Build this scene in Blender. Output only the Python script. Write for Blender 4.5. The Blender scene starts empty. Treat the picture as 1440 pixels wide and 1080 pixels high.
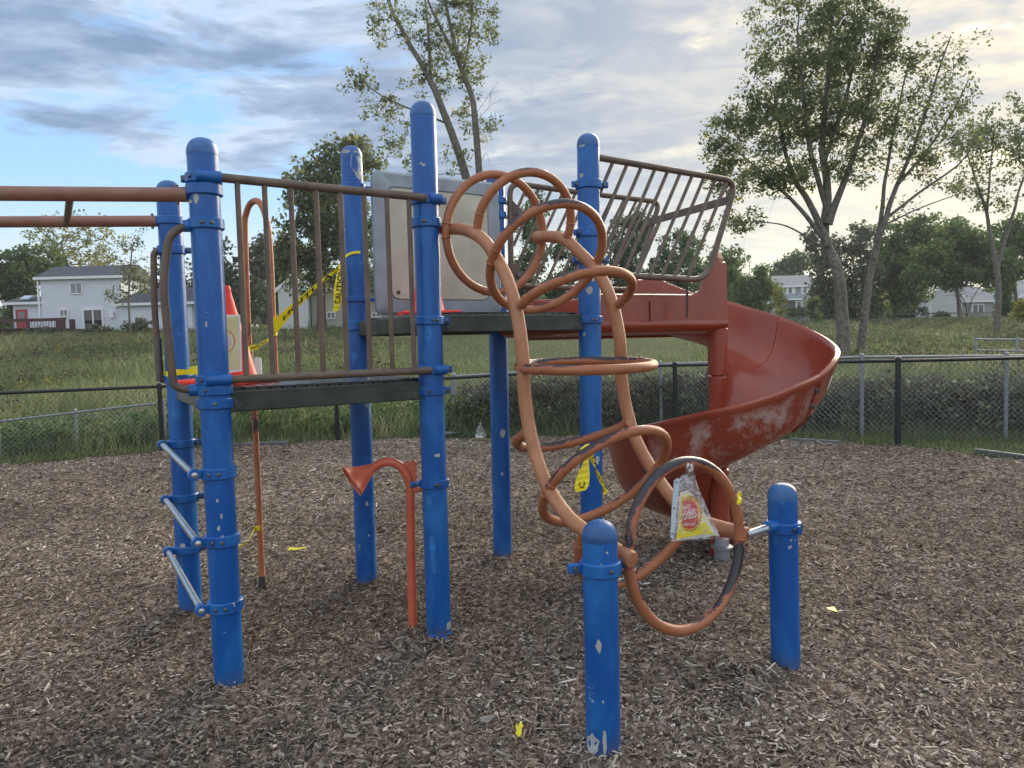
import bpy, math, random
import numpy as np
from mathutils import Vector, Matrix, noise as mnoise
rad = math.radians
random.seed(7); RNG = np.random.default_rng(11)
scene = bpy.context.scene
COL = scene.collection

# ------------------------------------------------------------------ camera
H, F = 1.55, 1056.3
PITCH, ROLL = 0.05542, -0.024695
FW = np.array([0, math.cos(PITCH), -math.sin(PITCH)])
RT0 = np.array([1, 0, 0.]); UP0 = np.cross(RT0, FW)
RT = math.cos(ROLL)*RT0 + math.sin(ROLL)*UP0
UPV = -math.sin(ROLL)*RT0 + math.cos(ROLL)*UP0
CAM = np.array([0, 0, H])
cd = bpy.data.cameras.new('camera'); cam = bpy.data.objects.new('camera', cd); COL.objects.link(cam)
cd.sensor_width = 36; cd.lens = F/1440*36; cd.clip_end = 2000; cd.clip_start = .05
M = Matrix(((RT[0], UPV[0], -FW[0], 0), (RT[1], UPV[1], -FW[1], 0), (RT[2], UPV[2], -FW[2], H), (0, 0, 0, 1)))
cam.matrix_world = M
scene.camera = cam

# ------------------------------------------------------------------ sky, sun, exposure
SUN_AZ, SUN_EL = rad(30), rad(16)          # azimuth from +Y towards +X
sun_dir = Vector((math.sin(SUN_AZ)*math.cos(SUN_EL), math.cos(SUN_AZ)*math.cos(SUN_EL), math.sin(SUN_EL)))
w = bpy.data.worlds.new('World'); scene.world = w; w.use_nodes = True
nt = w.node_tree; N = nt.nodes; L = nt.links; N.clear()
def nd(tree, typ, **kw):
    n = tree.nodes.new(typ)
    for k, v in kw.items():
        if k.startswith('i_'):
            n.inputs[int(k[2:]) if k[2:].isdigit() else k[2:]].default_value = v
        else: setattr(n, k, v)
    return n
def math_n(tree, op, a, b=None, clamp=False):
    n = tree.nodes.new('ShaderNodeMath'); n.operation = op; n.use_clamp = clamp
    for i, v in enumerate((a, b)):
        if v is None: continue
        if isinstance(v, (int, float)): n.inputs[i].default_value = v
        else: tree.links.new(v, n.inputs[i])
    return n.outputs[0]
def ramp_n(tree, fac, stops, interp='LINEAR'):
    n = tree.nodes.new('ShaderNodeValToRGB'); tree.links.new(fac, n.inputs[0]); e = n.color_ramp.elements
    n.color_ramp.interpolation = interp
    while len(e) < len(stops): e.new(.5)
    for el, (p, c) in zip(e, stops):
        el.position = p; el.color = c if len(c) == 4 else (*c, 1)
    return n.outputs[0]
def mix_n(tree, fac, a, b, mode='MIX'):
    n = tree.nodes.new('ShaderNodeMix'); n.data_type = 'RGBA'; n.blend_type = mode
    for sock, v in ((n.inputs[0], fac), (n.inputs[6], a), (n.inputs[7], b)):
        if isinstance(v, (int, float)): sock.default_value = v
        elif isinstance(v, tuple): sock.default_value = v if len(v) == 4 else (*v, 1)
        else: tree.links.new(v, sock)
    return n.outputs[2]
SKY_STRENGTH = 0.12
sky = nd(nt, 'ShaderNodeTexSky', sky_type='NISHITA', sun_disc=False, sun_elevation=SUN_EL, sun_rotation=SUN_AZ,
         altitude=200, air_density=1.0, dust_density=0.6, ozone_density=2.0)
tc = nd(nt, 'ShaderNodeTexCoord'); sep = nd(nt, 'ShaderNodeSeparateXYZ'); L.new(tc.outputs['Generated'], sep.inputs[0])
zc = math_n(nt, 'MAXIMUM', sep.outputs[2], 0.0)
den = math_n(nt, 'ADD', zc, 0.10)
px_ = math_n(nt, 'DIVIDE', sep.outputs[0], den); py_ = math_n(nt, 'DIVIDE', sep.outputs[1], den)
cmb = nd(nt, 'ShaderNodeCombineXYZ'); L.new(px_, cmb.inputs[0]); L.new(py_, cmb.inputs[1])
mp = nd(nt, 'ShaderNodeMapping'); L.new(cmb.outputs[0], mp.inputs[0])
mp.inputs['Location'].default_value = (1.7, 4.35, 0); mp.inputs['Rotation'].default_value = (0, 0, rad(-14)); mp.inputs['Scale'].default_value = (.72, 1.0, 1)
n1 = nd(nt, 'ShaderNodeTexNoise', i_Scale=.95, i_Detail=6.0, i_Roughness=.52, i_Distortion=.3); L.new(mp.outputs[0], n1.inputs['Vector'])
n2 = nd(nt, 'ShaderNodeTexNoise', i_Scale=3.4, i_Detail=9.0, i_Roughness=.60, i_Distortion=.35); L.new(mp.outputs[0], n2.inputs['Vector'])
n3 = nd(nt, 'ShaderNodeTexNoise', i_Scale=2.1, i_Detail=10.0, i_Roughness=.62, i_Distortion=.6); mp3 = nd(nt, 'ShaderNodeMapping'); L.new(mp.outputs[0], mp3.inputs[0])
mp3.inputs['Location'].default_value = (7.3, 2.1, 4.); L.new(mp3.outputs[0], n3.inputs['Vector'])
# a weather edge: the cloud deck ends in a long line, open sky beyond it to the far left
front = math_n(nt, 'ADD', math_n(nt, 'MULTIPLY', px_, -.73), math_n(nt, 'MULTIPLY', py_, .50))
frontm = ramp_n(nt, math_n(nt, 'MULTIPLY', math_n(nt, 'ADD', front, math_n(nt, 'MULTIPLY', n3.outputs[0], .35)), .25), [(.575, (0, 0, 0)), (.68, (1, 1, 1))])
dens = math_n(nt, 'ADD', math_n(nt, 'ADD', math_n(nt, 'MULTIPLY', n1.outputs[0], .52), math_n(nt, 'MULTIPLY', n2.outputs[0], .48)), .052)
dens = math_n(nt, 'SUBTRACT', dens, math_n(nt, 'MULTIPLY', frontm, .205))
cover = ramp_n(nt, dens, [(.425, (0, 0, 0)), (.46, (.55,)*3), (.50, (1, 1, 1))])
thick = ramp_n(nt, math_n(nt, 'ADD', math_n(nt, 'MULTIPLY', dens, .6), math_n(nt, 'MULTIPLY', n3.outputs[0], .4)), [(.44, (0, 0, 0)), (.48, (.65,)*3), (.53, (1, 1, 1))])
deck = ramp_n(nt, math_n(nt, 'MULTIPLY', math_n(nt, 'ADD', py_, 1.), .25), [(.22, (.15,)*3), (.58, (1, 1, 1))])   # heavy bank ahead; unseen cloud overhead and behind thinned to add light on the foreground
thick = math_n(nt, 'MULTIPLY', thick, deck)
# angle to the sun
dotn = nd(nt, 'ShaderNodeVectorMath', operation='DOT_PRODUCT'); L.new(tc.outputs['Generated'], dotn.inputs[0]); dotn.inputs[1].default_value = sun_dir
glow = ramp_n(nt, dotn.outputs['Value'], [(.74, (0, 0, 0)), (.92, (.45,)*3), (1.0, (1, 1, 1))])
S = 1.0/SKY_STRENGTH
def sc3(c, k=.50): return tuple(v*S*k for v in c)
thin_c = mix_n(nt, glow, mix_n(nt, deck, sc3((.68, .73, .80)), sc3((.40, .485, .60))), sc3((.96, .80, .50)))  # thin cloud outside the view is made brighter, as added fill light
thick_c = mix_n(nt, glow, sc3((.145, .215, .335)), sc3((.40, .41, .42)))
n4 = nd(nt, 'ShaderNodeTexNoise', i_Scale=5.2, i_Detail=8.0, i_Roughness=.6, i_Distortion=.5); L.new(mp3.outputs[0], n4.inputs['Vector'])
mott = math_n(nt, 'MULTIPLY', ramp_n(nt, n4.outputs[0], [(.42, (0, 0, 0)), (.66, (1, 1, 1))]), .55)
thick_c = mix_n(nt, mott, thick_c, mix_n(nt, .35, thick_c, thin_c))
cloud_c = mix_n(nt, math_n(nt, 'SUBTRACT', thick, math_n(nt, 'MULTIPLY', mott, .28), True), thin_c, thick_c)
clear_low = mix_n(nt, glow, sc3((.31, .49, .65)), sc3((1.02, .82, .38)))
lowf = ramp_n(nt, zc, [(0.0, (1, 1, 1)), (.14, (.8,)*3), (.40, (0, 0, 0))])
skyk = mix_n(nt, 1.0, sky.outputs[0], (.7, .7, .7), 'MULTIPLY')
clear_low = mix_n(nt, ramp_n(nt, zc, [(.0, (.85,)*3), (.09, (.6,)*3), (.20, (0, 0, 0))]), clear_low, sc3((.66, .64, .53)))
clear = mix_n(nt, lowf, mix_n(nt, .7, skyk, sc3((.13, .33, .70))), clear_low)
cvf = math_n(nt, 'MULTIPLY', cover, ramp_n(nt, zc, [(0.02, (.35,)*3), (.10, (.5,)*3), (.22, (.95,)*3), (.5, (1, 1, 1))]))
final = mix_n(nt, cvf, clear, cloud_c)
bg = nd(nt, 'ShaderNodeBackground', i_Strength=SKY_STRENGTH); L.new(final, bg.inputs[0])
wo = nd(nt, 'ShaderNodeOutputWorld'); L.new(bg.outputs[0], wo.inputs[0])

sl = bpy.data.lights.new('sun', 'SUN'); sl.energy = 2.5; sl.angle = rad(45); sl.color = (1.0, .86, .66)
so = bpy.data.objects.new('sun', sl); COL.objects.link(so)
so.rotation_euler = (-sun_dir).to_track_quat('-Z', 'Y').to_euler()
vs = scene.view_settings; vs.view_transform = 'Standard'; vs.look = 'None'; vs.gamma = 1; vs.use_curve_mapping = False
vs.exposure = 1.74
scene.cycles.use_denoising = True
scene.cycles.max_bounces = 6; scene.cycles.transparent_max_bounces = 12

# ------------------------------------------------------------------ pixel helpers (a sight line met with a real distance or plane)
def ray(u, v):
    d = FW + RT*(u-720)/F - UPV*(v-540)/F
    return d/d[1]
def at(u, v, Y): return CAM + ray(u, v)*Y
def gnd(u, v, z=0.):
    d = ray(u, v); return CAM + d*((z-H)/d[2])
def onp(u, v, p, n):
    d = ray(u, v); return CAM + d*(np.dot(np.asarray(p)-CAM, n)/np.dot(d, n))
TH = rad(32.5)
UD = np.array([math.cos(TH), math.sin(TH), 0]); VD = np.array([math.sin(TH), -math.cos(TH), 0]); ZD = np.array([0, 0, 1.])

# ------------------------------------------------------------------ mesh helpers
def unit(v): v = np.asarray(v, float); return v/np.linalg.norm(v)
class MB:
    def __init__(self): self.v = []; self.f = []; self.m = []; self.n = 0
    def add(self, vs, fs, mi=0):
        b = self.n; self.v.extend([tuple(map(float, p)) for p in vs]); self.n += len(vs)
        for f in fs: self.f.append(tuple(i+b for i in f)); self.m.append(mi)
        return self
    def box(self, c, s, ax=None, mi=0):
        ax = ax if ax is not None else (np.array([1, 0, 0.]), np.array([0, 1., 0]), ZD)
        c = np.asarray(c, float); p = []
        for k in range(8):
            q = c.copy()
            for i in range(3): q = q + ax[i]*s[i]*.5*(1 if (k >> i) & 1 else -1)
            p.append(q)
        return self.add(p, [(0, 2, 3, 1), (4, 5, 7, 6), (0, 1, 5, 4), (2, 6, 7, 3), (0, 4, 6, 2), (1, 3, 7, 5)], mi)
    def cbox(self, c, s, ax=None, b=.006, mi=0):
        """box with chamfered vertical/long edges (profile octagon extruded along axis 0)"""
        ax = ax if ax is not None else (np.array([1, 0, 0.]), np.array([0, 1., 0]), ZD)
        c = np.asarray(c, float); h1, h2 = s[1]/2, s[2]/2
        pr = [(-h1+b, -h2), (h1-b, -h2), (h1, -h2+b), (h1, h2-b), (h1-b, h2), (-h1+b, h2), (-h1, h2-b), (-h1, -h2+b)]
        p = []
        for e in (-.5, .5):
            for a, d in pr: p.append(c+ax[0]*s[0]*e+ax[1]*a+ax[2]*d)
        f = [(i, (i+1) % 8, 8+(i+1) % 8, 8+i) for i in range(8)] + [tuple(range(7, -1, -1)), tuple(range(8, 16))]
        return self.add(p, f, mi)
    def tube(self, pts, r, n=10, closed=False, caps=True, mi=0):
        pts = np.asarray(pts, float); k = len(pts)
        rr = np.full(k, r) if np.isscalar(r) else np.asarray(r, float)
        t = np.zeros_like(pts)
        if closed: t = np.roll(pts, -1, 0)-np.roll(pts, 1, 0)
        else: t[1:-1] = pts[2:]-pts[:-2]; t[0] = pts[1]-pts[0]; t[-1] = pts[-1]-pts[-2]
        t /= np.maximum(np.linalg.norm(t, axis=1, keepdims=True), 1e-9)
        ref = np.array([0, 0, 1.]) if abs(t[0][2]) < .9 else np.array([1., 0, 0])
        nn = unit(np.cross(t[0], ref)); P = []
        for i in range(k):
            nn = nn-t[i]*np.dot(nn, t[i]); nn = unit(nn); bb = np.cross(t[i], nn)
            for j in range(n):
                a = 2*math.pi*j/n; P.append(pts[i]+rr[i]*(math.cos(a)*nn+math.sin(a)*bb))
        Fc = []
        for i in range(k if closed else k-1):
            i2 = (i+1) % k
            off = 0
            if closed and i == k-1:
                d = [np.linalg.norm(P[i*n]-P[j]) for j in range(n)]; off = int(np.argmin(d))
            for j in range(n):
                Fc.append((i*n+j, i2*n+(j+off) % n, i2*n+(j+1+off) % n, i*n+(j+1) % n))
        if caps and not closed:
            Fc.append(tuple(range(n))); Fc.append(tuple(range(k*n-1, (k-1)*n-1, -1)))
        return self.add(P, Fc, mi)
    def lathe(self, o, axis, prof, n=24, mi=0, x=None):
        o = np.asarray(o, float); a = unit(axis); ref = np.array([1., 0, 0]) if abs(a[0]) < .8 else np.array([0, 1., 0])
        e1 = unit(np.cross(a, ref)); e2 = np.cross(a, e1); P = []
        for r, h in prof:
            for j in range(n):
                t = 2*math.pi*j/n; P.append(o+a*h+max(r, 1e-4)*(math.cos(t)*e1+math.sin(t)*e2))
        Fc = [(i*n+j, i*n+(j+1) % n, (i+1)*n+(j+1) % n, (i+1)*n+j) for i in range(len(prof)-1) for j in range(n)]
        Fc.append(tuple(range(n-1, -1, -1))); Fc.append(tuple(range((len(prof)-1)*n, len(prof)*n)))
        return self.add(P, Fc, mi)
    def ring(self, o, axis, ri, ro, h, n=24, mi=0):
        """closed band round an axis"""
        o = np.asarray(o, float); a = unit(axis); ref = np.array([1., 0, 0]); e1 = unit(np.cross(a, ref)); e2 = np.cross(a, e1)
        c = .25*(ro-ri)
        pr = [(ri, -h/2), (ro-c, -h/2), (ro, -h/2+c), (ro, h/2-c), (ro-c, h/2), (ri, h/2)]; m = len(pr); P = []
        for j in range(n):
            t = 2*math.pi*j/n
            for r, z in pr: P.append(o+a*z+r*(math.cos(t)*e1+math.sin(t)*e2))
        Fc = [(j*m+i, ((j+1) % n)*m+i, ((j+1) % n)*m+(i+1) % m, j*m+(i+1) % m) for j in range(n) for i in range(m)]
        return self.add(P, Fc, mi)
    def prism(self, poly, d, mi=0):
        """polygon of 3D points pushed by vector d"""
        k = len(poly); poly = [np.asarray(p, float) for p in poly]
        P = poly+[p+d for p in poly]
        return self.add(P, [tuple(range(k-1, -1, -1)), tuple(range(k, 2*k))]+[(i, (i+1) % k, k+(i+1) % k, k+i) for i in range(k)], mi)
    def build(self, name, mats, parent=None, smooth=True, angle=35, label=None, origin=None):
        me = bpy.data.meshes.new(name)
        v = np.array(self.v); o = np.array([(v[:, 0].min()+v[:, 0].max())/2, (v[:, 1].min()+v[:, 1].max())/2, v[:, 2].min()]) if origin is None else np.asarray(origin, float)
        me.from_pydata([tuple(p) for p in v-o], [], self.f)
        ml = mats if isinstance(mats, (list, tuple)) else [mats]
        for m in ml: me.materials.append(m)
        if len(ml) > 1: me.polygons.foreach_set('material_index', self.m)
        if smooth:
            me.polygons.foreach_set('use_smooth', [True]*len(me.polygons)); me.set_sharp_from_angle(angle=rad(angle))
        me.update()
        return link(name, me, parent, o, label)
def world_loc(ob):
    p = np.array(ob.location)
    return p + (world_loc(ob.parent) if ob.parent else 0)
def link(name, me, parent=None, o=(0, 0, 0), label=None):
    ob = bpy.data.objects.new(name, me); COL.objects.link(ob)
    o = np.asarray(o, float)
    if parent: ob.parent = parent; o = o-world_loc(parent)
    ob.location = tuple(o)
    if label: ob['label'] = label
    return ob
def big_mesh(name, verts, faces, mat, parent=None, attr=None, o=(0, 0, 0), k=3, smooth=False, label=None):
    """numpy mesh, all faces with k corners; attr = per-vertex float in 0..1 stored as 'tint'"""
    me = bpy.data.meshes.new(name); verts = np.asarray(verts, np.float32)-np.asarray(o, np.float32); faces = np.asarray(faces, np.int32)
    me.vertices.add(len(verts)); me.vertices.foreach_set('co', verts.ravel())
    me.loops.add(faces.size); me.loops.foreach_set('vertex_index', faces.ravel())
    me.polygons.add(len(faces)); me.polygons.foreach_set('loop_start', np.arange(0, faces.size, k, dtype=np.int32))
    me.polygons.foreach_set('use_smooth', np.full(len(faces), smooth))
    if attr is not None:
        a = me.attributes.new('tint', 'FLOAT', 'POINT'); a.data.foreach_set('value', np.asarray(attr, np.float32))
    me.materials.append(mat); me.update(calc_edges=True)
    return link(name, me, parent, o, label)
def empty(name, loc, label=None, cat=None, group=None):
    o = bpy.data.objects.new(name, None); COL.objects.link(o); o.location = tuple(map(float, loc)); o.empty_display_size = .2
    return tag(o, label, cat, group)
def tag(o, label=None, cat=None, group=None, kind=None):
    for k, v in (('label', label), ('category', cat), ('group', group), ('kind', kind)):
        if v: o[k] = v
    return o
def spline(pts, n=8, closed=False):
    """Catmull-Rom through pts"""
    p = [np.asarray(q, float) for q in pts]
    k = len(p); out = []
    for i in range(k if closed else k-1):
        p0 = p[(i-1) % k] if (closed or i > 0) else 2*p[0]-p[1]
        p1, p2 = p[i], p[(i+1) % k]
        p3 = p[(i+2) % k] if (closed or i+2 < k) else 2*p[-1]-p[-2]
        for j in range(n):
            t = j/n; out.append(.5*((2*p1)+(-p0+p2)*t+(2*p0-5*p1+4*p2-p3)*t*t+(-p0+3*p1-3*p2+p3)*t**3))
    if not closed: out.append(p[-1])
    return np.array(out)
def fillet(pts, r, n=6):
    """polyline with rounded corners"""
    p = [np.asarray(q, float) for q in pts]; out = [p[0]]
    for i in range(1, len(p)-1):
        a, b = unit(p[i-1]-p[i]), unit(p[i+1]-p[i]); rr = min(r, .48*np.linalg.norm(p[i-1]-p[i]), .48*np.linalg.norm(p[i+1]-p[i]))
        s, e = p[i]+a*rr, p[i]+b*rr
        for j in range(n+1):
            t = j/n; out.append((1-t)**2*s+2*t*(1-t)*p[i]+t*t*e)
    out.append(p[-1]); return np.array(out)

# ------------------------------------------------------------------ materials
def mat(name):
    m = bpy.data.materials.new(name); m.use_nodes = True; t = m.node_tree
    return m, t, t.nodes['Principled BSDF']
def ocoord(t, random_off=True):
    c = t.nodes.new('ShaderNodeTexCoord')
    if not random_off: return c.outputs['Object']
    oi = t.nodes.new('ShaderNodeObjectInfo'); a = t.nodes.new('ShaderNodeVectorMath'); a.operation = 'ADD'
    mu = t.nodes.new('ShaderNodeMath'); mu.operation = 'MULTIPLY'; mu.inputs[1].default_value = 37.
    t.links.new(oi.outputs['Random'], mu.inputs[0]); t.links.new(c.outputs['Object'], a.inputs[0]); t.links.new(mu.outputs[0], a.inputs[1])
    return a.outputs[0]
def noise(t, vec, scale, detail=4., rough=.55, dist=0., stretch=None):
    if stretch:
        m = t.nodes.new('ShaderNodeMapping'); m.inputs['Scale'].default_value = stretch; t.links.new(vec, m.inputs[0]); vec = m.outputs[0]
    n = t.nodes.new('ShaderNodeTexNoise'); n.inputs['Scale'].default_value = scale; n.inputs['Detail'].default_value = detail
    n.inputs['Roughness'].default_value = rough; n.inputs['Distortion'].default_value = dist; t.links.new(vec, n.inputs['Vector'])
    return n.outputs[0]
def bump(t, b, h, strength=.3, dist=.01):
    n = t.nodes.new('ShaderNodeBump'); n.inputs['Strength'].default_value = strength; n.inputs['Distance'].default_value = dist
    t.links.new(h, n.inputs['Height']); t.links.new(n.outputs[0], b.inputs['Normal'])
def simple(name, c, rough=.5, var=.12, scale=6., metal=0., c2=None, bumpk=0., spec=.5):
    m, t, b = mat(name); v = ocoord(t)
    f = noise(t, v, scale, 6, .6)
    f = ramp_n(t, f, [(.3, (0, 0, 0)), (.7, (1, 1, 1))])
    lo = tuple(x*(1-var) for x in c); hi = c2 if c2 else tuple(min(1, x*(1+var)) for x in c)
    t.links.new(mix_n(t, f, lo, hi), b.inputs['Base Color']); b.inputs['Roughness'].default_value = rough; b.inputs['Metallic'].default_value = metal
    b.inputs['Specular IOR Level'].default_value = spec
    if bumpk: bump(t, b, noise(t, v, scale*6, 4), bumpk, .004)
    return m
def blue_paint(nm='blue paint', grime=.5):
    m, t, b = mat(nm); v = ocoord(t)
    fade = ramp_n(t, noise(t, v, 7, 8, .68, .6, (1, 1, .35)), [(.44, (0, 0, 0)), (.72, (1, 1, 1))])
    base = mix_n(t, fade, (.003, .085, .335), (.015, .165, .47))
    scuff = ramp_n(t, noise(t, v, 22, 8, .75, 1.2, (1, 1, .45)), [(.63, (0, 0, 0)), (.70, (1, 1, 1))])
    base = mix_n(t, math_n(t, 'MULTIPLY', scuff, .55), base, (.09, .25, .58))
    dirt = ramp_n(t, noise(t, v, 30, 9, .75), [(.56, (0, 0, 0)), (.75, (1, 1, 1))])
    base = mix_n(t, math_n(t, 'MULTIPLY', dirt, .35), base, (.03, .05, .09))
    vo = t.nodes.new('ShaderNodeTexVoronoi'); vo.inputs['Scale'].default_value = 7.5
    mpp = t.nodes.new('ShaderNodeMapping'); mpp.inputs['Scale'].default_value = (1.6, 1.6, .8); t.links.new(v, mpp.inputs[0])
    wv = t.nodes.new('ShaderNodeVectorMath'); wv.operation = 'ADD'; t.links.new(mpp.outputs[0], wv.inputs[0])
    nz = t.nodes.new('ShaderNodeTexNoise'); nz.inputs['Scale'].default_value = 40; nz.inputs['Detail'].default_value = 3; t.links.new(v, nz.inputs['Vector'])
    sc = t.nodes.new('ShaderNodeVectorMath'); sc.operation = 'SCALE'; sc.inputs['Scale'].default_value = .18; t.links.new(nz.outputs['Color'], sc.inputs[0]); t.links.new(sc.outputs[0], wv.inputs[1])
    t.links.new(wv.outputs[0], vo.inputs['Vector'])
    rare = t.nodes.new('ShaderNodeSeparateColor'); t.links.new(vo.outputs['Color'], rare.inputs[0])
    lim = math_n(t, 'MULTIPLY', math_n(t, 'SUBTRACT', rare.outputs[0], .80, True), .85)
    chip = math_n(t, 'LESS_THAN', vo.outputs['Distance'], lim)
    base = mix_n(t, math_n(t, 'MULTIPLY', chip, .9), base, (.46, .47, .48))
    oc = t.nodes.new('ShaderNodeTexCoord'); sz = t.nodes.new('ShaderNodeSeparateXYZ'); t.links.new(oc.outputs['Object'], sz.inputs[0])
    gr = ramp_n(t, math_n(t, 'ADD', math_n(t, 'MULTIPLY', sz.outputs[2], 2.6), math_n(t, 'MULTIPLY', noise(t, v, 14, 7, .7), .5)), [(.27, (1, 1, 1)), (.52, (0, 0, 0))])
    base = mix_n(t, math_n(t, 'MULTIPLY', gr, grime), base, (.10, .085, .07))
    t.links.new(base, b.inputs['Base Color'])
    r = ramp_n(t, fade, [(0, (.3,)*3), (1, (.48,)*3)]); t.links.new(r, b.inputs['Roughness'])
    bump(t, b, math_n(t, 'SUBTRACT', noise(t, v, 90, 3), math_n(t, 'MULTIPLY', chip, .8)), .12, .003)
    return m
def worn_orange(name, c, c2, wear=.6, thr=.60, updep=.16):
    m, t, b = mat(name); v = ocoord(t)
    f = ramp_n(t, noise(t, v, 9, 7, .65), [(.35, (0, 0, 0)), (.68, (1, 1, 1))])
    base = mix_n(t, f, c, c2)
    streak = ramp_n(t, noise(t, v, 45, 6, .7), [(.5, (0, 0, 0)), (.75, (1, 1, 1))])
    base = mix_n(t, math_n(t, 'MULTIPLY', streak, .35), base, (.20, .065, .03))
    g = t.nodes.new('ShaderNodeNewGeometry'); s = t.nodes.new('ShaderNodeSeparateXYZ'); t.links.new(g.outputs['Normal'], s.inputs[0])
    nse = math_n(t, 'ADD', math_n(t, 'MULTIPLY', noise(t, v, 2.6, 5, .55), .8), math_n(t, 'MULTIPLY', noise(t, v, 34, 6, .75), .22))
    wsum = math_n(t, 'ADD', nse, math_n(t, 'MULTIPLY', s.outputs[2], updep))
    red = ramp_n(t, wsum, [(thr-.05, (0, 0, 0)), (thr-.02, (1, 1, 1))]); wn = ramp_n(t, wsum, [(thr, (0, 0, 0)), (thr+.018, (1, 1, 1))])
    base = mix_n(t, math_n(t, 'MULTIPLY', red, .6), base, (.33, .085, .055))
    base = mix_n(t, math_n(t, 'MULTIPLY', wn, wear), base, (.018, .021, .030))
    t.links.new(base, b.inputs['Base Color']); t.links.new(ramp_n(t, wn, [(0, (.5,)*3), (1, (.27,)*3)]), b.inputs['Roughness'])
    bump(t, b, math_n(t, 'SUBTRACT', noise(t, v, 70, 4), math_n(t, 'MULTIPLY', wn, .5)), .2, .003)
    return m
def slide_plastic():
    m, t, b = mat('red slide plastic'); v = ocoord(t)
    f = ramp_n(t, noise(t, v, 3, 6, .6), [(.35, (0, 0, 0)), (.7, (1, 1, 1))])
    base = mix_n(t, f, (.245, .043, .021), (.315, .062, .031))
    sc = ramp_n(t, noise(t, v, 30, 6, .7), [(.55, (0, 0, 0)), (.8, (1, 1, 1))])
    base = mix_n(t, math_n(t, 'MULTIPLY', sc, .25), base, (.36, .11, .07))
    t.links.new(base, b.inputs['Base Color']); b.inputs['Roughness'].default_value = .24
    bump(t, b, noise(t, v, 9, 3), .06, .01)
    return m
def slide_faded():
    m, t, b = mat('faded slide plastic'); v = ocoord(t, False)
    f = ramp_n(t, noise(t, v, 3, 6, .6), [(.35, (0, 0, 0)), (.7, (1, 1, 1))])
    base = mix_n(t, f, (.245, .043, .021), (.315, .062, .031))
    blot = math_n(t, 'ADD', math_n(t, 'MULTIPLY', noise(t, v, 4.2, 8, .72, .3, (1, 1, .55)), .72), math_n(t, 'MULTIPLY', noise(t, v, 26, 8, .78), .28))
    g = t.nodes.new('ShaderNodeSeparateXYZ'); t.links.new(v, g.inputs[0])
    a = t.nodes.new('ShaderNodeAttribute'); a.attribute_name = 'band'
    pf = math_n(t, 'MULTIPLY', ramp_n(t, blot, [(.475, (0, 0, 0)), (.56, (1, 1, 1))]), a.outputs['Fac'])
    base = mix_n(t, math_n(t, 'MULTIPLY', pf, .8), base, (.54, .47, .44))
    t.links.new(base, b.inputs['Base Color'])
    t.links.new(ramp_n(t, pf, [(0, (.25,)*3), (1, (.6,)*3)]), b.inputs['Roughness'])
    return m
def tinted(name, stops, rough=.7, trans=0., spec=.3, gain=1.45):
    stops = [(p, tuple(min(.8, x*gain) for x in c)) for p, c in stops]
    m, t, b = mat(name); a = t.nodes.new('ShaderNodeAttribute'); a.attribute_name = 'tint'
    c = ramp_n(t, a.outputs['Fac'], stops); t.links.new(c, b.inputs['Base Color']); b.inputs['Roughness'].default_value = rough
    b.inputs['Specular IOR Level'].default_value = spec
    if trans:
        tr = t.nodes.new('ShaderNodeBsdfTranslucent'); t.links.new(c, tr.inputs[0]); mx = t.nodes.new('ShaderNodeMixShader'); mx.inputs[0].default_value = trans
        t.links.new(b.outputs[0], mx.inputs[1]); t.links.new(tr.outputs[0], mx.inputs[2]); t.links.new(mx.outputs[0], t.nodes['Material Output'].inputs[0])
    return m
BLUE = blue_paint('blue clamp paint', 0.); BLUEP = blue_paint()
CAPM = simple('weathered blue cap', (.018, .085, .26), .38, .4, 9, c2=(.04, .16, .42), bumpk=.2)
BOLT = simple('bolt steel', (.12, .12, .12), .4, .3, 20, .8)
BROWN = simple('brown vinyl coat', (.115, .080, .060), .5, .22, 9, c2=(.175, .12, .082), bumpk=.1)
ORNG = worn_orange('worn orange paint', (.33, .105, .040), (.41, .165, .075), .95, .655)
ORNG2 = worn_orange('heavily worn orange paint', (.33, .105, .040), (.41, .165, .075), .97, .585, .22)
RAILM = worn_orange('faded orange rail paint', (.37, .145, .066), (.46, .215, .11), .6, .80)
BEAM = worn_orange('dull orange beam paint', (.235, .105, .07), (.30, .15, .105), .6, .74)
TALK = simple('orange red paint', (.58, .105, .05), .38, .15, 8, c2=(.66, .15, .08))
POLEM = worn_orange('rusty pole paint', (.36, .12, .045), (.46, .17, .075), .95, .535, .04)
REDS = slide_plastic(); REDF = slide_faded()
DECKM = simple('dark deck coating', (.028, .030, .029), .26, .4, 14, c2=(.07, .072, .068))
FASC = simple('mossy green deck beam', (.030, .042, .033), .65, .35, 7, c2=(.075, .085, .066), bumpk=.2)
FASG = simple('grey weathered deck beam', (.12, .125, .105), .65, .3, 9, bumpk=.2)
CHROME = simple('galvanised steel', (.50, .52, .54), .32, .15, 14, .9)
GALV = simple('dull galvanised pipe', (.27, .29, .31), .5, .15, 10, .5)
BLACKV = simple('black fence vinyl', (.010, .012, .016), .42, .2, 8)
PGREY = simple('grey panel plastic', (.27, .315, .345), .55, .22, 5, c2=(.36, .41, .435), bumpk=.1)
PTAN = simple('tan panel plastic', (.50, .465, .35), .6, .16, 4, c2=(.61, .575, .45))
CONE = simple('fluorescent red cone', (.95, .045, .02), .45, .06, 5)
WPAPER = simple('white paper', (.74, .74, .72), .7, .04, 8)
YPAPER = simple('yellowed poster paper', (.66, .52, .18), .7, .15, 9, c2=(.70, .62, .40))
YTAPE = simple('yellow barricade tape', (.92, .78, .02), .35, .08, 12)
BLACKI = simple('black print', (.012, .012, .012), .5, .1, 10)
REDI = simple('red print', (.62, .03, .03), .5, .1, 10)
ORI = simple('orange print', (.85, .46, .05), .5, .08, 10)
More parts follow.
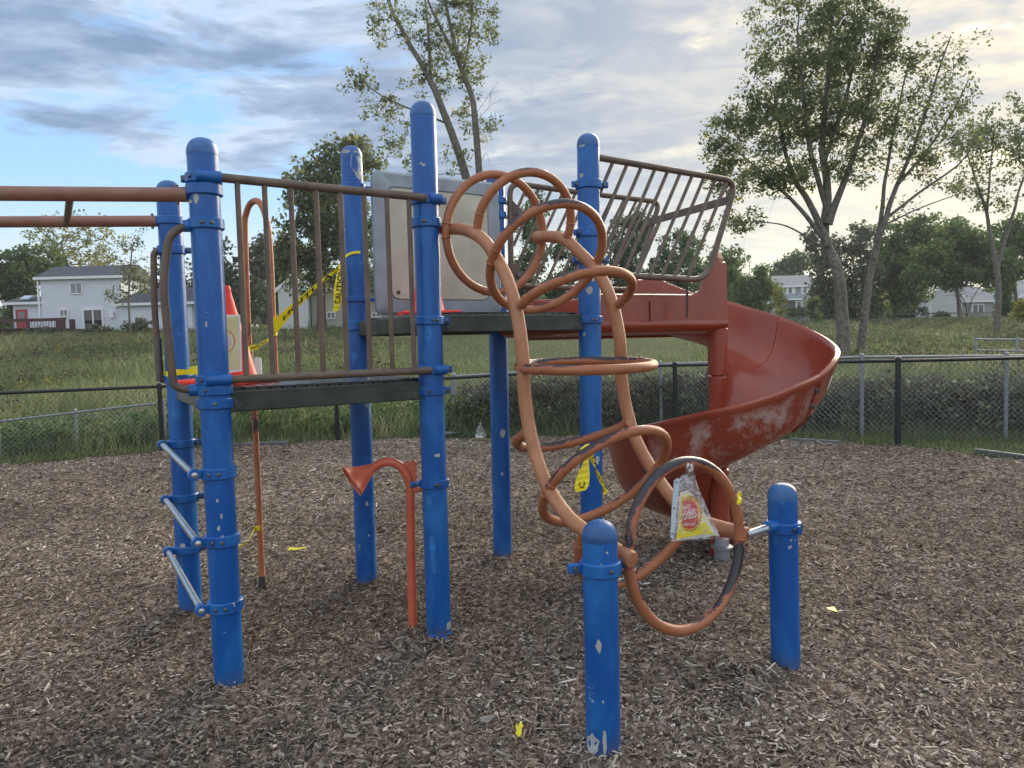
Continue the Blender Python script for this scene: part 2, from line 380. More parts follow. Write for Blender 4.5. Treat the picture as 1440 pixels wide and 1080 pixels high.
PINKI = simple('pale violet print', (.55, .38, .48), .6, .1, 10)
WHITI = simple('white print', (.80, .78, .72), .5, .04, 10)
WOODCAP = simple('bare tan cap', (.38, .19, .10), .6, .2, 8)
RUST = simple('rusty chain steel', (.09, .055, .04), .6, .4, 20, .4)
EDGEM = simple('dark grey edging plastic', (.10, .11, .12), .6, .3, 8)
BINDER = simple('pale blue plastic spine', (.50, .60, .68), .35, .06, 10)
def bagmat():
    m, t, b = mat('clear plastic bag'); tr = t.nodes.new('ShaderNodeBsdfTransparent'); tr.inputs[0].default_value = (.93, .94, .95, 1)
    gl = t.nodes.new('ShaderNodeBsdfGlossy'); gl.inputs['Roughness'].default_value = .12; gl.inputs[0].default_value = (.9, .9, .92, 1)
    v = ocoord(t); cr = ramp_n(t, noise(t, v, 26, 6, .7, 1.5), [(.46, (.12,)*3), (.66, (.6,)*3)])
    mx = t.nodes.new('ShaderNodeMixShader'); t.links.new(cr, mx.inputs[0])
    t.links.new(tr.outputs[0], mx.inputs[1]); t.links.new(gl.outputs[0], mx.inputs[2]); t.links.new(mx.outputs[0], t.nodes['Material Output'].inputs[0])
    bp = t.nodes.new('ShaderNodeBump'); bp.inputs['Strength'].default_value = .8; bp.inputs['Distance'].default_value = .01; t.links.new(noise(t, v, 30, 5, .6, 1.), bp.inputs['Height']); t.links.new(bp.outputs[0], gl.inputs['Normal'])
    return m
BAG = bagmat()
CHIP = tinted('wood chip', [(0, (.030, .022, .016)), (.30, (.092, .072, .056)), (.58, (.190, .153, .121)), (.84, (.31, .262, .212)), (1, (.50, .45, .38))], .85, 0, .2, 1.5)
BARK = simple('grey bark', (.105, .094, .078), .9, .35, 9, c2=(.225, .20, .17), bumpk=.6)
BARKD = simple('dark bark', (.045, .038, .03), .9, .3, 7, c2=(.085, .075, .06), bumpk=.5)
LEAF_A = tinted('cottonwood leaf', [(0, (.030, .042, .020)), (.5, (.068, .085, .038)), (.85, (.11, .125, .055)), (1, (.20, .18, .07))], .55, .55, .4, 2.1)
LEAF_B = tinted('dark tree leaf', [(0, (.014, .028, .013)), (.6, (.036, .062, .026)), (1, (.07, .10, .038))], .6, .42, .3, 2.4)
LEAF_C = tinted('bright tree leaf', [(0, (.032, .058, .020)), (.6, (.072, .11, .036)), (1, (.13, .16, .05))], .6, .42, .3, 1.75)
LEAF_Y = tinted('yellowing leaf', [(0, (.06, .085, .02)), (.5, (.16, .17, .035)), (1, (.32, .25, .05))], .6, .3)
LEAF_G = tinted('grey green leaf', [(0, (.035, .048, .030)), (.6, (.07, .085, .050)), (1, (.12, .13, .07))], .6, .25)
GRASSM = tinted('meadow grass blade', [(0, (.036, .048, .026)), (.35, (.064, .086, .040)), (.6, (.100, .118, .056)), (.8, (.15, .145, .085)), (1, (.25, .22, .15))], .75, .5, .2, 2.3)
GOLDM = tinted('goldenrod', [(0, (.05, .065, .022)), (.55, (.13, .12, .03)), (1, (.27, .21, .035))], .7, .2)
BUSHM = tinted('dark bramble leaf', [(0, (.018, .017, .013)), (.45, (.052, .046, .038)), (.75, (.055, .075, .036)), (1, (.13, .155, .08))], .7, .35, .3, 2.6)

# ------------------------------------------------------------------ ground
def fence_line():
    px = [(-330, 707), (0, 655), (250, 632), (473, 619), (626, 616), (760, 613), (900, 611), (1120, 619), (1262, 628)]
    return [gnd(*p)[:2] for p in px]
FL = fence_line()
FL_R = gnd(1262, 628)[:2]
fdir = unit(at(1440, 627, 9.95)[:2]-FL_R)
BLACK_LINE = FL+[FL_R+fdir*4.2, FL_R+fdir*8.4]
BED = [np.array([-13., 6.2])]+FL+[gnd(1440, 648)[:2], np.array([7.6, 5.2]), np.array([8.2, -2.5]), np.array([-13., -2.5])]
def in_poly(x, y, poly):
    x = np.asarray(x); y = np.asarray(y); c = np.zeros(x.shape, bool); n = len(poly)
    for i in range(n):
        x1, y1 = poly[i]; x2, y2 = poly[(i+1) % n]
        with np.errstate(divide='ignore', invalid='ignore'):
            k = ((y1 > y) != (y2 > y)) & (x < (x2-x1)*(y-y1)/((y2-y1) if y2 != y1 else 1e-9)+x1)
        c ^= k
    return c
def bed_z(x, y):
    z = .016*np.sin(1.9*x+.7*y)*np.sin(1.3*y-.5*x+1)+.010*np.sin(4.3*x+1.1)*np.sin(3.7*y+.4)
    z = z+.055*np.exp(-((x-.98)**2+(y-3.40)**2)/.05)-.035*np.exp(-((x-1.35)**2+(y-3.36)**2)/.03)
    for px0, py0 in ((-1.33, 3.37), (-1.93, 4.36), (-.42, 3.93), (-.97, 4.8), (-.1, 5.33), (.45, 4.47), (.31, 2.78), (-.57, 3.99)):
        d2 = (x-px0)**2+(y-py0)**2; z = z+.030*np.exp(-d2/.030)*(1+.6*np.sin(9*x+3*px0)*np.sin(8*y))
    z = z-.03*np.exp(-((x-.75)**2+(y-3.05)**2)/.12)-.03*np.exp(-((x-2.)**2+(y-5.9)**2)/.3)+.012*np.sin(7.1*x+2.3*y)*np.sin(6.3*y-3.1*x)
    return z
def terr_z(x, y):
    x = np.asarray(x, float); y = np.asarray(y, float)
    s = np.maximum(0, y-12.8); k = np.where(x > 6, np.clip(1-.018*(x-6), .78, 1), 1.)
    z = np.where(s < 57, .060*s*s/(s+2.5), .060*57*57/59.5+.012*(s-57))*k
    z = np.where(s > 130, z+.0*s, z)
    return z+.05*np.sin(.23*x+.4)*np.sin(.19*y)*np.clip(s/10, 0, 1)
def tz(x, y): return float(terr_z(np.array(x), np.array(y)))
# terrain sheet
gx = np.concatenate([np.linspace(-520, -60, 24)[:-1], np.linspace(-60, 60, 121), np.linspace(60, 520, 24)[1:]])
gy = np.concatenate([np.linspace(-60, -4, 12)[:-1], np.linspace(-4, 20, 73), np.linspace(20, 90, 71)[1:], np.linspace(90, 700, 30)[1:]])
X, Y = np.meshgrid(gx, gy); Z = terr_z(X, Y)
BED_IN = [(p[0], p[1]) for p in BED]
Z = np.where(in_poly(X, Y, BED_IN), -.14, Z)
idx = np.arange(X.size).reshape(X.shape)
fc = np.stack([idx[:-1, :-1], idx[:-1, 1:], idx[1:, 1:], idx[1:, :-1]], -1).reshape(-1, 4)
def ground_mat():
    m, t, b = mat('meadow soil and grass'); c = t.nodes.new('ShaderNodeTexCoord'); v = c.outputs['Object']
    f1 = noise(t, v, .22, 7, .62); f2 = noise(t, v, 2.4, 7, .7); f3 = noise(t, v, 16, 5, .7)
    base = mix_n(t, ramp_n(t, f1, [(.38, (0, 0, 0)), (.62, (1, 1, 1))]), (.066, .098, .040), (.105, .125, .060))
    base = mix_n(t, ramp_n(t, f2, [(.42, (0, 0, 0)), (.7, (1, 1, 1))]), base, (.115, .130, .062))
    base = mix_n(t, math_n(t, 'MULTIPLY', ramp_n(t, f3, [(.4, (0, 0, 0)), (.7, (1, 1, 1))]), .6), base, (.030, .040, .016))
    t.links.new(base, b.inputs['Base Color']); b.inputs['Roughness'].default_value = .95; b.inputs['Specular IOR Level'].default_value = .1
    bump(t, b, math_n(t, 'ADD', f2, f3), 1.0, .12)
    return m
g = big_mesh('meadow_ground', np.stack([X, Y, Z], -1).reshape(-1, 3), fc, ground_mat(), k=4, smooth=True); tag(g, kind='structure')
# mulch bed sheet: fine grid clipped to the bed outline
def mulch_mat():
    m, t, b = mat('wood mulch'); c = t.nodes.new('ShaderNodeTexCoord'); v = c.outputs['Object']
    vo = t.nodes.new('ShaderNodeTexVoronoi'); vo.inputs['Scale'].default_value = 55; vo.feature = 'F1'
    mpp = t.nodes.new('ShaderNodeMapping'); mpp.inputs['Scale'].default_value = (1, .45, 1); mpp.inputs['Rotation'].default_value = (0, 0, .6); t.links.new(v, mpp.inputs[0])
    wv = t.nodes.new('ShaderNodeVectorMath'); wv.operation = 'ADD'; t.links.new(mpp.outputs[0], wv.inputs[0])
    nz = t.nodes.new('ShaderNodeTexNoise'); nz.inputs['Scale'].default_value = 9; t.links.new(v, nz.inputs['Vector'])
    sc = t.nodes.new('ShaderNodeVectorMath'); sc.operation = 'SCALE'; sc.inputs['Scale'].default_value = .12; t.links.new(nz.outputs['Color'], sc.inputs[0]); t.links.new(sc.outputs[0], wv.inputs[1]); t.links.new(wv.outputs[0], vo.inputs['Vector'])
    s = t.nodes.new('ShaderNodeSeparateColor'); t.links.new(vo.outputs['Color'], s.inputs[0])
    base = ramp_n(t, s.outputs[0], [(0, (.04, .029, .021)), (.5, (.15, .113, .085)), (.85, (.28, .22, .168)), (1, (.40, .33, .26))])
    t.links.new(base, b.inputs['Base Color']); b.inputs['Roughness'].default_value = .95; b.inputs['Specular IOR Level'].default_value = .1
    bump(t, b, math_n(t, 'ADD', s.outputs[1], math_n(t, 'MULTIPLY', noise(t, v, 60, 4), .5)), .9, .03)
    return m
bx_ = np.arange(-13, 8.4, .07); by_ = np.arange(-2.6, 12.9, .07)
BX, BY = np.meshgrid(bx_, by_); BZ = bed_z(BX, BY)
inn = in_poly(BX, BY, BED_IN); BZ = np.where(inn, BZ, -.16)
idx = np.arange(BX.size).reshape(BX.shape)
fc = np.stack([idx[:-1, :-1], idx[:-1, 1:], idx[1:, 1:], idx[1:, :-1]], -1).reshape(-1, 4)
keep = inn.ravel()[fc].any(1)
mb_ = big_mesh('mulch_bed', np.stack([BX, BY, BZ], -1).reshape(-1, 3), fc[keep], mulch_mat(), k=4, smooth=True); tag(mb_, kind='structure')
# chips
def chips():
    out = []
    bands = [(1.2, 3.2, 5200, 1.0), (3.2, 5., 3700, 1.0), (5., 7.5, 1900, 1.15), (7.5, 13., 800, 1.5)]
    P = []
    for d0, d1, dn, sz in bands:
        wmax = .76*d1+1.7; area = (2*wmax)*(d1-d0); n = int(area*dn)
        x = RNG.uniform(-wmax, wmax, n); y = RNG.uniform(d0, d1, n)
        k = (np.abs(x) < .74*y+1.7) & in_poly(x, y, BED_IN)
        P.append(np.stack([x[k], y[k], np.full(k.sum(), sz)], 1))
    n = 14000; x = RNG.uniform(-9, 8, n); y = RNG.uniform(-2, 11, n); k = (np.abs(x) >= .74*y+1.7) & in_poly(x, y, BED_IN)
    P.append(np.stack([x[k], y[k], np.full(k.sum(), 1.8)], 1))
    P = np.concatenate(P); n = len(P)
    yaw = RNG.uniform(0, 2*np.pi, n); pitch = RNG.normal(0, .26, n); roll = RNG.normal(0, .35, n)
    ln = np.clip(RNG.lognormal(math.log(.0215), .55, n), .008, .090)*P[:, 2]; wd = np.clip(RNG.lognormal(math.log(.0086), .45, n), .003, .024)*P[:, 2]
    th = wd*RNG.uniform(.12, .4, n)
    zz = bed_z(P[:, 0], P[:, 1])+RNG.uniform(0.0, .016, n)
    # local vertices: two end edges (left,right low) and a raised ridge, ends tapered
    t1 = RNG.uniform(.35, 1., n); t2 = RNG.uniform(.35, 1., n)
    bend = RNG.normal(0, .12, n)*ln
    loc = np.zeros((n, 6, 3))
    loc[:, 0] = np.stack([-ln/2, -wd/2*t1, 0*ln], 1); loc[:, 1] = np.stack([-ln/2*.96, wd/2*t1, 0*ln], 1)
    loc[:, 2] = np.stack([ln/2*.93, -wd/2*t2, 0*ln], 1); loc[:, 3] = np.stack([ln/2, wd/2*t2, 0*ln], 1)
    loc[:, 4] = np.stack([-ln/2*.9, bend*.3, th], 1); loc[:, 5] = np.stack([ln/2*.9, bend*.3, th], 1)
    cy, sy = np.cos(yaw), np.sin(yaw); cp, sp = np.cos(pitch), np.sin(pitch); cr, sr = np.cos(roll), np.sin(roll)
    x, y, z = loc[..., 0], loc[..., 1], loc[..., 2]
    y2 = y*cr[:, None]-z*sr[:, None]; z2 = y*sr[:, None]+z*cr[:, None]
    x3 = x*cp[:, None]-z2*sp[:, None]; z3 = x*sp[:, None]+z2*cp[:, None]
    x4 = x3*cy[:, None]-y2*sy[:, None]; y4 = x3*sy[:, None]+y2*cy[:, None]
    V = np.stack([x4+P[:, :1], y4+P[:, 1:2], z3+zz[:, None]], -1).reshape(-1, 3)
    b = (np.arange(n)*6)[:, None]
    quads = np.concatenate([b+np.array([[0, 2, 5, 4]]), b+np.array([[4, 5, 3, 1]])], 0)
    tone = np.clip(RNG.beta(1.5, 2.1, n)+.12*np.sin(.9*P[:, 0]+1.3*P[:, 1])*np.sin(1.7*P[:, 1]-.4*P[:, 0]), 0, 1)
    o = big_mesh('wood_chips', V, quads, CHIP, attr=np.repeat(tone, 6), k=4)
    tag(o, 'loose brown wood chips covering the play area', 'wood chips', kind='stuff')
    print('chips', n)
chips()

# ------------------------------------------------------------------ play structure
PR = .066
PB = dict(P1=gnd(323, 966), P3=gnd(268.5, 862), P2=gnd(617.5, 893), P5=gnd(516, 823), P7=gnd(707, 785), B1=gnd(848.5, 1052), B2=gnd(1105, 938))
PB['P6'] = PB['P2']+PB['P7']-PB['P5']
TOPPX = dict(P1=(283.5, 194), P3=(236, 254), P2=(594, 143), P5=(493.5, 205), P7=(696, 246), P6=(827, 188), B1=(843, 731), B2=(1100, 679))
PT = {k: at(*TOPPX[k], PB[k][1]) for k in PB}
PS = empty('play_structure', (0, 4.3, 0), 'weathered playground climber with blue posts, orange loops and red spiral slide', 'play structure')
def pz(k, z):
    t = (z-PB[k][2])/(PT[k][2]-PB[k][2]); return PB[k]+(PT[k]-PB[k])*t
def zpx(k, v):
    """height on post k at picture row v"""
    z = 1.5
    for _ in range(6):
        c = pz(k, z); u = 720+F*np.dot(c-CAM, RT)/np.dot(c-CAM, FW); z = at(u, v, c[1])[2]
    return z
POST = {}
def post(k, lab):
    ax = PT[k]-PB[k]; ln = np.linalg.norm(ax); ax = ax/ln; b = PB[k]-ax*.25
    m = MB(); cap0 = ln-.072+.25
    m.lathe(b, ax, [(PR, 0), (PR, cap0), (PR-.002, cap0+.002)], 32)
    o = m.build('post', BLUEP, PS, label=lab, origin=PB[k])
    c = MB(); pr = [(PR+.0015, -.004), (PR+.0015, .010)]
    for i in range(1, 9):
        a = i/8*math.pi/2; pr.append(((PR+.0005)*math.cos(a)**.8 if i < 8 else .001, .010+.062*math.sin(a)))
    c.lathe(pz(k, PB[k][2]+(ln-.072)*ax[2]), ax, pr, 32)
    c.build('cap', CAPM, o); POST[k] = o; return o
post('P1', 'blue post at the front left corner under the overhead ladder'); post('P3', 'blue post at the back left corner with chrome ladder rungs')
post('P2', 'tallest blue post beside the talking tube'); post('P5', 'blue post behind the guardrail tied with yellow tape'); post('P7', 'blue post behind the ring climber')
post('P6', 'blue post where the slide begins'); post('B1', 'short blue post nearest the camera'); post('B2', 'short blue post to the right of the big ring')
def clamp(k, z, ears=(), h=.046, sockets=(), name='clamp', bolts=()):
    """band on a post; ears = (angle, length) lugs with a bolt; sockets = (start dir angle, length, radius, dz)"""
    c = pz(k, z); ax = unit(PT[k]-PB[k]); m = MB()
    m.ring(c, ax, PR-.004, PR+.0125, h, 28)
    for a in ears:
        a, l = a if isinstance(a, tuple) else (a, .034)
        d = np.array([math.cos(a), math.sin(a), 0]); s = np.array([-d[1], d[0], 0])
        m.cbox(c+d*(PR+.006+l/2), (l+.02, .024, h*.72), (d, s, ax), .006)
        m.lathe(c+d*(PR+.004+l*.62)-s*.022, s, [(.009, 0), (.011, .002), (.011, .042), (.009, .044)], 8, 1)
    for a in bolts:
        d = np.array([math.cos(a), math.sin(a), 0]); m.lathe(c+d*(PR+.011), d, [(.009, 0), (.009, .006), (.005, .009)], 8, 1)
    for d, l, r in sockets:
        d = unit(d); m.tube([c+d*(PR-.004)*0+d*(PR-.01), c+d*(PR+l*.55), c+d*(PR+l)], [r*.95, r, r], 12)
    return m.build(name, [BLUE, BOLT], POST[k])
aU, aV = TH, TH-math.pi/2          # directions along the deck front and out towards the viewer
a_ = lambda d: math.atan2(d[1], d[0])

# --- decks
ZA, ZB = 1.36, 1.705
def deck(corners, zt, front, lab, left_grey=False, n=18):
    """corners: front-left, front-right, back-right, back-left (post centres)"""
    fl, fr, br, bl = [np.array([p[0], p[1], 0]) for p in corners]
    D = empty('deck', ((fl+br)/2+ZD*(zt-.1)), lab); D.parent = PS; D.location = tuple((fl+br)/2+ZD*(zt-.1)-world_loc(PS))
    e = unit(fr-fl); s = unit(bl-fl)
    def edge(p, q, mt, out, th=.095):
        d = unit(q-p); ln = np.linalg.norm(q-p)-.118; c = (p+q)/2+ZD*(zt-th/2)+out*.002
        m = MB(); m.cbox(c, (ln, .034, th), (d, unit(np.cross(ZD, d)), ZD), .006)
        for sg in (-1, 1):
            for dz in (-.02,): m.lathe(c+d*sg*(ln/2-.045)+out*.017+ZD*dz, out, [(.024, 0), (.022, .004), (.010, .006)], 10, 0)
        m.build('edge_beam', mt, D)
    edge(fl, fr, FASC, -s); edge(bl, br, FASC, s); edge(fl, bl, FASG if left_grey else FASC, -e); edge(fr, br, FASG if not left_grey else FASC, e)
    # perforated planks running front to back, each ribbed
    L1 = np.linalg.norm(fr-fl)-.05; L2 = np.linalg.norm(bl-fl)-.05; wd = L1/n
    for i in range(n):
        c = fl+e*(.025+wd*(i+.5))+s*(.025+L2/2)+ZD*(zt+.004)
        ml = L2 if 1 < i < n-2 else L2-.13
        m = MB(); m.cbox(c, (ml, wd-.012, .022), (s, -e, ZD), .003); m.build('deck_slat', DECKM, D, smooth=False)
    for t in (.3, .7):
        c = fl*(1-t)+fr*t; c = c+s*L2/2+ZD*(zt-.045); m = MB(); m.box(c, (L2-.05, .04, .06), (s, -e, ZD)); m.build('joist', FASC, D, smooth=False)
    return D
c0 = {k: pz(k, 1.4) for k in PB}
deck((c0['P1'], c0['P2'], c0['P5'], c0['P3']), ZA, None, 'lower slatted deck holding the left cone', True)
deck((c0['P2'], c0['P6'], c0['P7'], c0['P5']), ZB, None, 'upper slatted deck beneath the grey panel')

# --- clamps seen on the posts
def U_(k1, k2): return unit((PB[k2]-PB[k1])*np.array([1, 1, 0]))
dA = U_('P1', 'P2'); dS = U_('P1', 'P3'); dB = U_('P2', 'P6'); dR = U_('P6', 'P7')
nA = np.array([dA[1], -dA[0], 0]); nB = np.array([dB[1], -dB[0], 0])
zt1, zb1 = zpx('P1', 252), zpx('P1', 534)
clamp('P1', zpx('P1', 268), ears=[(math.pi, .035)], h=.05); clamp('P1', zpx('P1', 316), bolts=[-1.4, -.9]); clamp('P1', zpx('P1', 548), bolts=[-1.7]); clamp('P1', zpx('P1', 567), ears=[(a_(dA), .03)], bolts=[-1.2])
clamp('P1', zt1, ears=[(math.pi*1.05, .012)], h=.044, bolts=[-2.0]); clamp('P1', zb1, h=.044, bolts=[-1.9, -1.3])
for v in (664, 758, 850): clamp('P1', zpx('P1', v), bolts=[-1.75, -1.2], h=.05)
for v in (623, 699, 771): clamp('P3', zpx('P3', v), ears=[(a_(dA)-.3, .03)], h=.046)
clamp('P3', zpx('P3', 311), h=.046); clamp('P3', zpx('P3', 352), ears=[(a_(dA)-.2, .028)], h=.048); clamp('P3', zpx('P3', 533), ears=[(a_(dA)-.4, .02)], h=.05)
zt2, zb2 = zpx('P2', 282), zpx('P2', 520)
clamp('P2', zt2, ears=[(a_(dA)-.25, .026)], h=.05); clamp('P2', zpx('P2', 314), h=.05, bolts=[-1.7, -1.5]); clamp('P2', zpx('P2', 451), ears=[(a_(dA)-.3, .022)], bolts=[-1.2, -.9], h=.044)
clamp('P2', zb2, ears=[(a_(dA)-.25, .03)], h=.046); clamp('P2', zpx('P2', 549), ears=[(a_(dA)-.3, .02)], bolts=[-1.6], h=.046)
clamp('P2', zpx('P2', 679), h=.042, ears=[(math.pi+.3, .045)], bolts=[-1.35, -1.1]); clamp('P2', .012, h=.03, ears=[(-1.15, .03)])
clamp('P5', zpx('P5', 263), ears=[(a_(dB), .09)], h=.036); clamp('P5', zpx('P5', 421), ears=[(a_(dB), .09)], h=.036); clamp('P5', zpx('P5', 458), h=.06)
clamp('P7', zpx('P7', 283), ears=[(a_(dB), .04)]); clamp('P7', zpx('P7', 303), ears=[(a_(dB), .035)]); clamp('P7', zpx('P7', 437))
for v in (260, 366): clamp('P6', zpx('P6', v), ears=[(a_(dB)-.35, .036), (math.pi+a_(dB)-.25, .022)], h=.05)
clamp('P6', zpx('P6', 328), ears=[(math.pi+.5, .02)], h=.05); clamp('P6', zpx('P6', 450), h=.046, bolts=[-1.45, -1.2])
clamp('B1', zpx('B1', 797), ears=[(a_(UD)-.15, .048), (math.pi+a_(UD)-.45, .042)], h=.052, bolts=[-1.15])
clamp('B2', zpx('B2', 740), ears=[(-1.1, .018), (.2, .012)], h=.05)

def paint_chip(k, u, v, w_, h_, seed=0, mt=None):
    z = zpx(k, v); c = pz(k, z); ax = unit(PT[k]-PB[k]); mid = c; uc = 720+F*np.dot(c-CAM, RT)/np.dot(c-CAM, FW); sc_ = np.linalg.norm((c-CAM)[:2])/F
    off = np.clip((u-uc)*sc_/PR, -.97, .97); view = unit((CAM-c)*np.array([1, 1, 0])); rt_2 = np.array([-view[1], view[0], 0])
    a0 = math.asin(off); P = []; rg = random.Random(seed*31+int(u)); m = MB()
    n_ = 12
    for ring_ in (0., 1.):
        for i in range(n_):
            t = 2*math.pi*i/n_; rr_ = ring_*(.7+.45*rg.random()); a = a0+math.cos(t)*rr_*w_*sc_/2/PR/max(.35, math.cos(a0)); dz = math.sin(t)*rr_*h_*sc_/2
            P.append(c+ax*dz+(PR+.0012)*(rt_2*math.sin(a)+view*math.cos(a)))
    m.add(P, [(i, (i+1) % n_, n_+(i+1) % n_, n_+i) for i in range(n_)]); m.build('paint_chip', mt or CHIPM, POST[k], smooth=False)
CHIPM = simple('bare primer grey', (.36, .37, .37), .6, .15, 20, c2=(.48, .49, .48)); SCUFM = simple('scuffed blue paint', (.022, .165, .46), .5, .3, 30)
for i, q in enumerate([('B1', 833, 1038, 20, 34), ('B1', 850, 1030, 7, 40), ('B1', 842, 899, 9, 20), ('B1', 848, 975, 3, 5), ('B1', 853, 771, 4, 4), ('B1', 846, 787, 3, 3), ('P5', 504, 236, 17, 46), ('P5', 487, 216, 12, 5), ('P5', 513, 819, 11, 12), ('P5', 516, 706, 4, 8), ('P5', 518, 750, 3, 4),
        ('P1', 278, 282, 7, 16), ('P1', 270, 286, 6, 6), ('P1', 268, 296, 4, 4), ('P1', 306, 700, 3, 5), ('P1', 311, 722, 3, 8), ('P1', 308, 738, 4, 8), ('P1', 313, 752, 6, 8), ('P1', 319, 960, 8, 14), ('P1', 291, 457, 3, 8), ('P3', 258, 765, 8, 9),
        ('P2', 615, 638, 8, 5), ('P2', 596, 236, 5, 5), ('P2', 592, 234, 3, 4), ('P2', 631, 877, 6, 14), ('P7', 707, 608, 9, 12), ('P7', 706, 664, 4, 6), ('P7', 700, 322, 4, 7), ('P7', 710, 782, 12, 7), ('P6', 829, 409, 8, 11), ('P6', 818, 206, 9, 7), ('P6', 818, 249, 6, 7), ('P6', 834, 395, 4, 5), ('P6', 840, 645, 6, 14), ('P6', 822, 470, 3, 6)]):
    paint_chip(*q, seed=i)
for i, q in enumerate([('P2', 608, 765, 9, 40), ('P2', 610, 790, 8, 22), ('P2', 603, 700, 8, 22), ('P2', 603, 470, 10, 26), ('P2', 598, 500, 6, 26), ('P2', 622, 715, 6, 12), ('P5', 499, 500, 8, 14), ('P5', 496, 530, 9, 12), ('P3', 247, 580, 12, 12), ('P3', 252, 470, 14, 5), ('B2', 1093, 757, 4, 14), ('B2', 1100, 703, 6, 5), ('P1', 327, 590, 3, 12)]):
    paint_chip(*q, seed=i+60, mt=SCUFM)

# --- front guardrail of the lower deck
G = empty('guardrail', (0, 0, 0), 'brown barred guardrail along the front of the lower deck'); G.parent = PS
gp = np.array([PB['P1'][0], PB['P1'][1], 0])+nA*.0; gn = np.array([dA[1], -dA[0], 0])
gp = pz('P1', 1.6)+gn*.055
G.location = tuple(gp+dA*.5-world_loc(PS)); gO = world_loc(G)
def rail(k1, k2, z1, z2, r, off, nm, mt, par):
    p, q = pz(k1, z1)+gn*off, pz(k2, z2)+gn*off; d = unit(q-p)
    m = MB(); m.tube([p+d*.05, q-d*.03], r, 12); m.build(nm, mt, par)
    return p, q
gt = rail('P1', 'P2', zt1, zt2, .0205, .066, 'top_rail', BROWN, G); gb = rail('P1', 'P2', zb1, zb2, .0185, .066, 'bottom_rail', BROWN, G)
for k, z in (('P1', zt1), ('P1', zb1), ('P2', zt2), ('P2', zb2)):
    sgn = 1 if k == 'P1' else -1; c = pz(k, z)+gn*.066
    m = MB(); m.tube([c-dA*sgn*(.045 if k == 'P1' else .055), c+dA*sgn*(.06 if k == 'P1' else .012)], .026, 14); m.build('rail_socket', BLUE, POST[k])
for i in range(8):
    t = (i+1)/9*.985+.01
    a, b = gt[0]+(gt[1]-gt[0])*t, gb[0]+(gb[1]-gb[0])*t
    m = MB(); m.tube([a, b], .0125, 10); m.build('baluster', BROWN, G)

# --- left ladder: chrome rungs, hand loops
LD = empty('rung_ladder', (0, 0, 0), 'three chrome rungs climbing the left side'); LD.parent = PS; LD.location = tuple((PB['P1']+PB['P3'])/2-dA*.1-world_loc(PS))
outL = -dA
for v1, v3 in ((664, 623), (758, 699), (851, 771)):
    p1 = pz('P1', zpx('P1', v1))+outL*.105; p3 = pz('P3', zpx('P3', v3))+outL*.105
    d = unit(p3-p1); m = MB(); m.tube([p1-d*.022, p3+d*.02], .0155, 12); m.lathe(p1-d*.03, d, [(.006, 0), (.013, .003), (.015, .008)], 10)
    m.build('rung', CHROME, LD)
    for k, p in (('P1', p1), ('P3', p3)):
        c = p-outL*.105; m = MB(); m.cbox(c+outL*.075, (.08, .034, .036), (outL, np.array([-outL[1], outL[0], 0]), ZD), .006); m.lathe(p-d*.02, d, [(.026, 0), (.026, .04)], 12); m.build('rung_bracket', BLUE, POST[k])
HL = empty('hand_loop', (0, 0, 0)); HL.parent = PS; HL.location = tuple(PB['P1']+outL*.2+ZD*1.4-world_loc(PS))
def hand_loop(k, pxs, r, low_dark, par):
    c = pz(k, 1.8); n = gn
    p = [onp(*q, c, n) for q in pxs]
    m = MB(); m.tube(fillet(p, .075, 8), r, 12); m.build('bent_tube', BROWN, par)
    if low_dark:
        q = [onp(*s, c, n) for s in low_dark]; m = MB(); m.tube(q, r+.0025, 12); m.build('dark_sleeve', BOLT, par)
hand_loop('P1', [(277, 314), (238, 326), (229, 400), (244, 545), (272, 549)], .0175, None, HL)
m = MB(); c = pz('P1', zpx('P1', 316)); e = onp(258, 318, pz('P1', 1.8), gn); m.tube([c, c*.4+e*.6, e], [.030, .028, .026], 12); m.build('arm_socket', BLUE, POST['P1'])
m = MB(); c = pz('P1', zpx('P1', 548)); e = onp(265, 549, pz('P1', 1.8), gn); m.tube([c, e], [.028, .026], 12); m.build('arm_socket', BLUE, POST['P1'])
HL2 = empty('hand_loop', (0, 0, 0)); HL2.parent = PS; HL2.location = tuple(PB['P3']+outL*.2+ZD*1.4-world_loc(PS))
hand_loop('P3', [(236, 352), (216, 352), (216.5, 420), (224, 534), (240, 536)], .0175, [(221.5, 476), (225, 536)], HL2)

# --- overhead ladder going out of the left edge
OL = empty('overhead_ladder', (0, 0, 0), 'dull orange overhead ladder with a single visible rung at upper left'); OL.parent = PS
b1a = at(264, 274, PB['P1'][1]-.02); b1b = at(0, 272, 3.24); b3a = at(226, 311, PB['P3'][1]-.02); b3b = at(0, 312, 4.22)
OL.location = tuple((b1a+b3b)/2-world_loc(PS))
e1 = b1a+(b1b-b1a)*3.4; e3 = b3a+(b3b-b3a)*2.9
m = MB(); m.tube([b1a, e1], .032, 16); m.build('side_beam', BEAM, OL); m = MB(); m.tube([b3a, e3], .032, 16); m.build('side_beam', BEAM, OL)
for k, b in (('P1', b1a), ('P3', b3a)):
    d = unit((e1-b1a) if k == 'P1' else (e3-b3a)); m = MB(); m.tube([pz(k, b[2]), b+d*.012], .027, 12)
    m.lathe(b+d*.045-ZD*.043, ZD, [(.008, 0), (.008, .086)], 8, 1); m.build('beam_socket', [BLUE, BOLT], POST[k])
r1 = at(98.5, 277, 3.285); r3 = at(94, 314, 4.215)
st = (b1b-b1a)/np.linalg.norm(b1b-b1a)
for j in range(0, 6): m = MB(); m.tube([r1+st*.36*j, r3+st*.36*j], .0165, 12); m.build('rung', BROWN, OL)

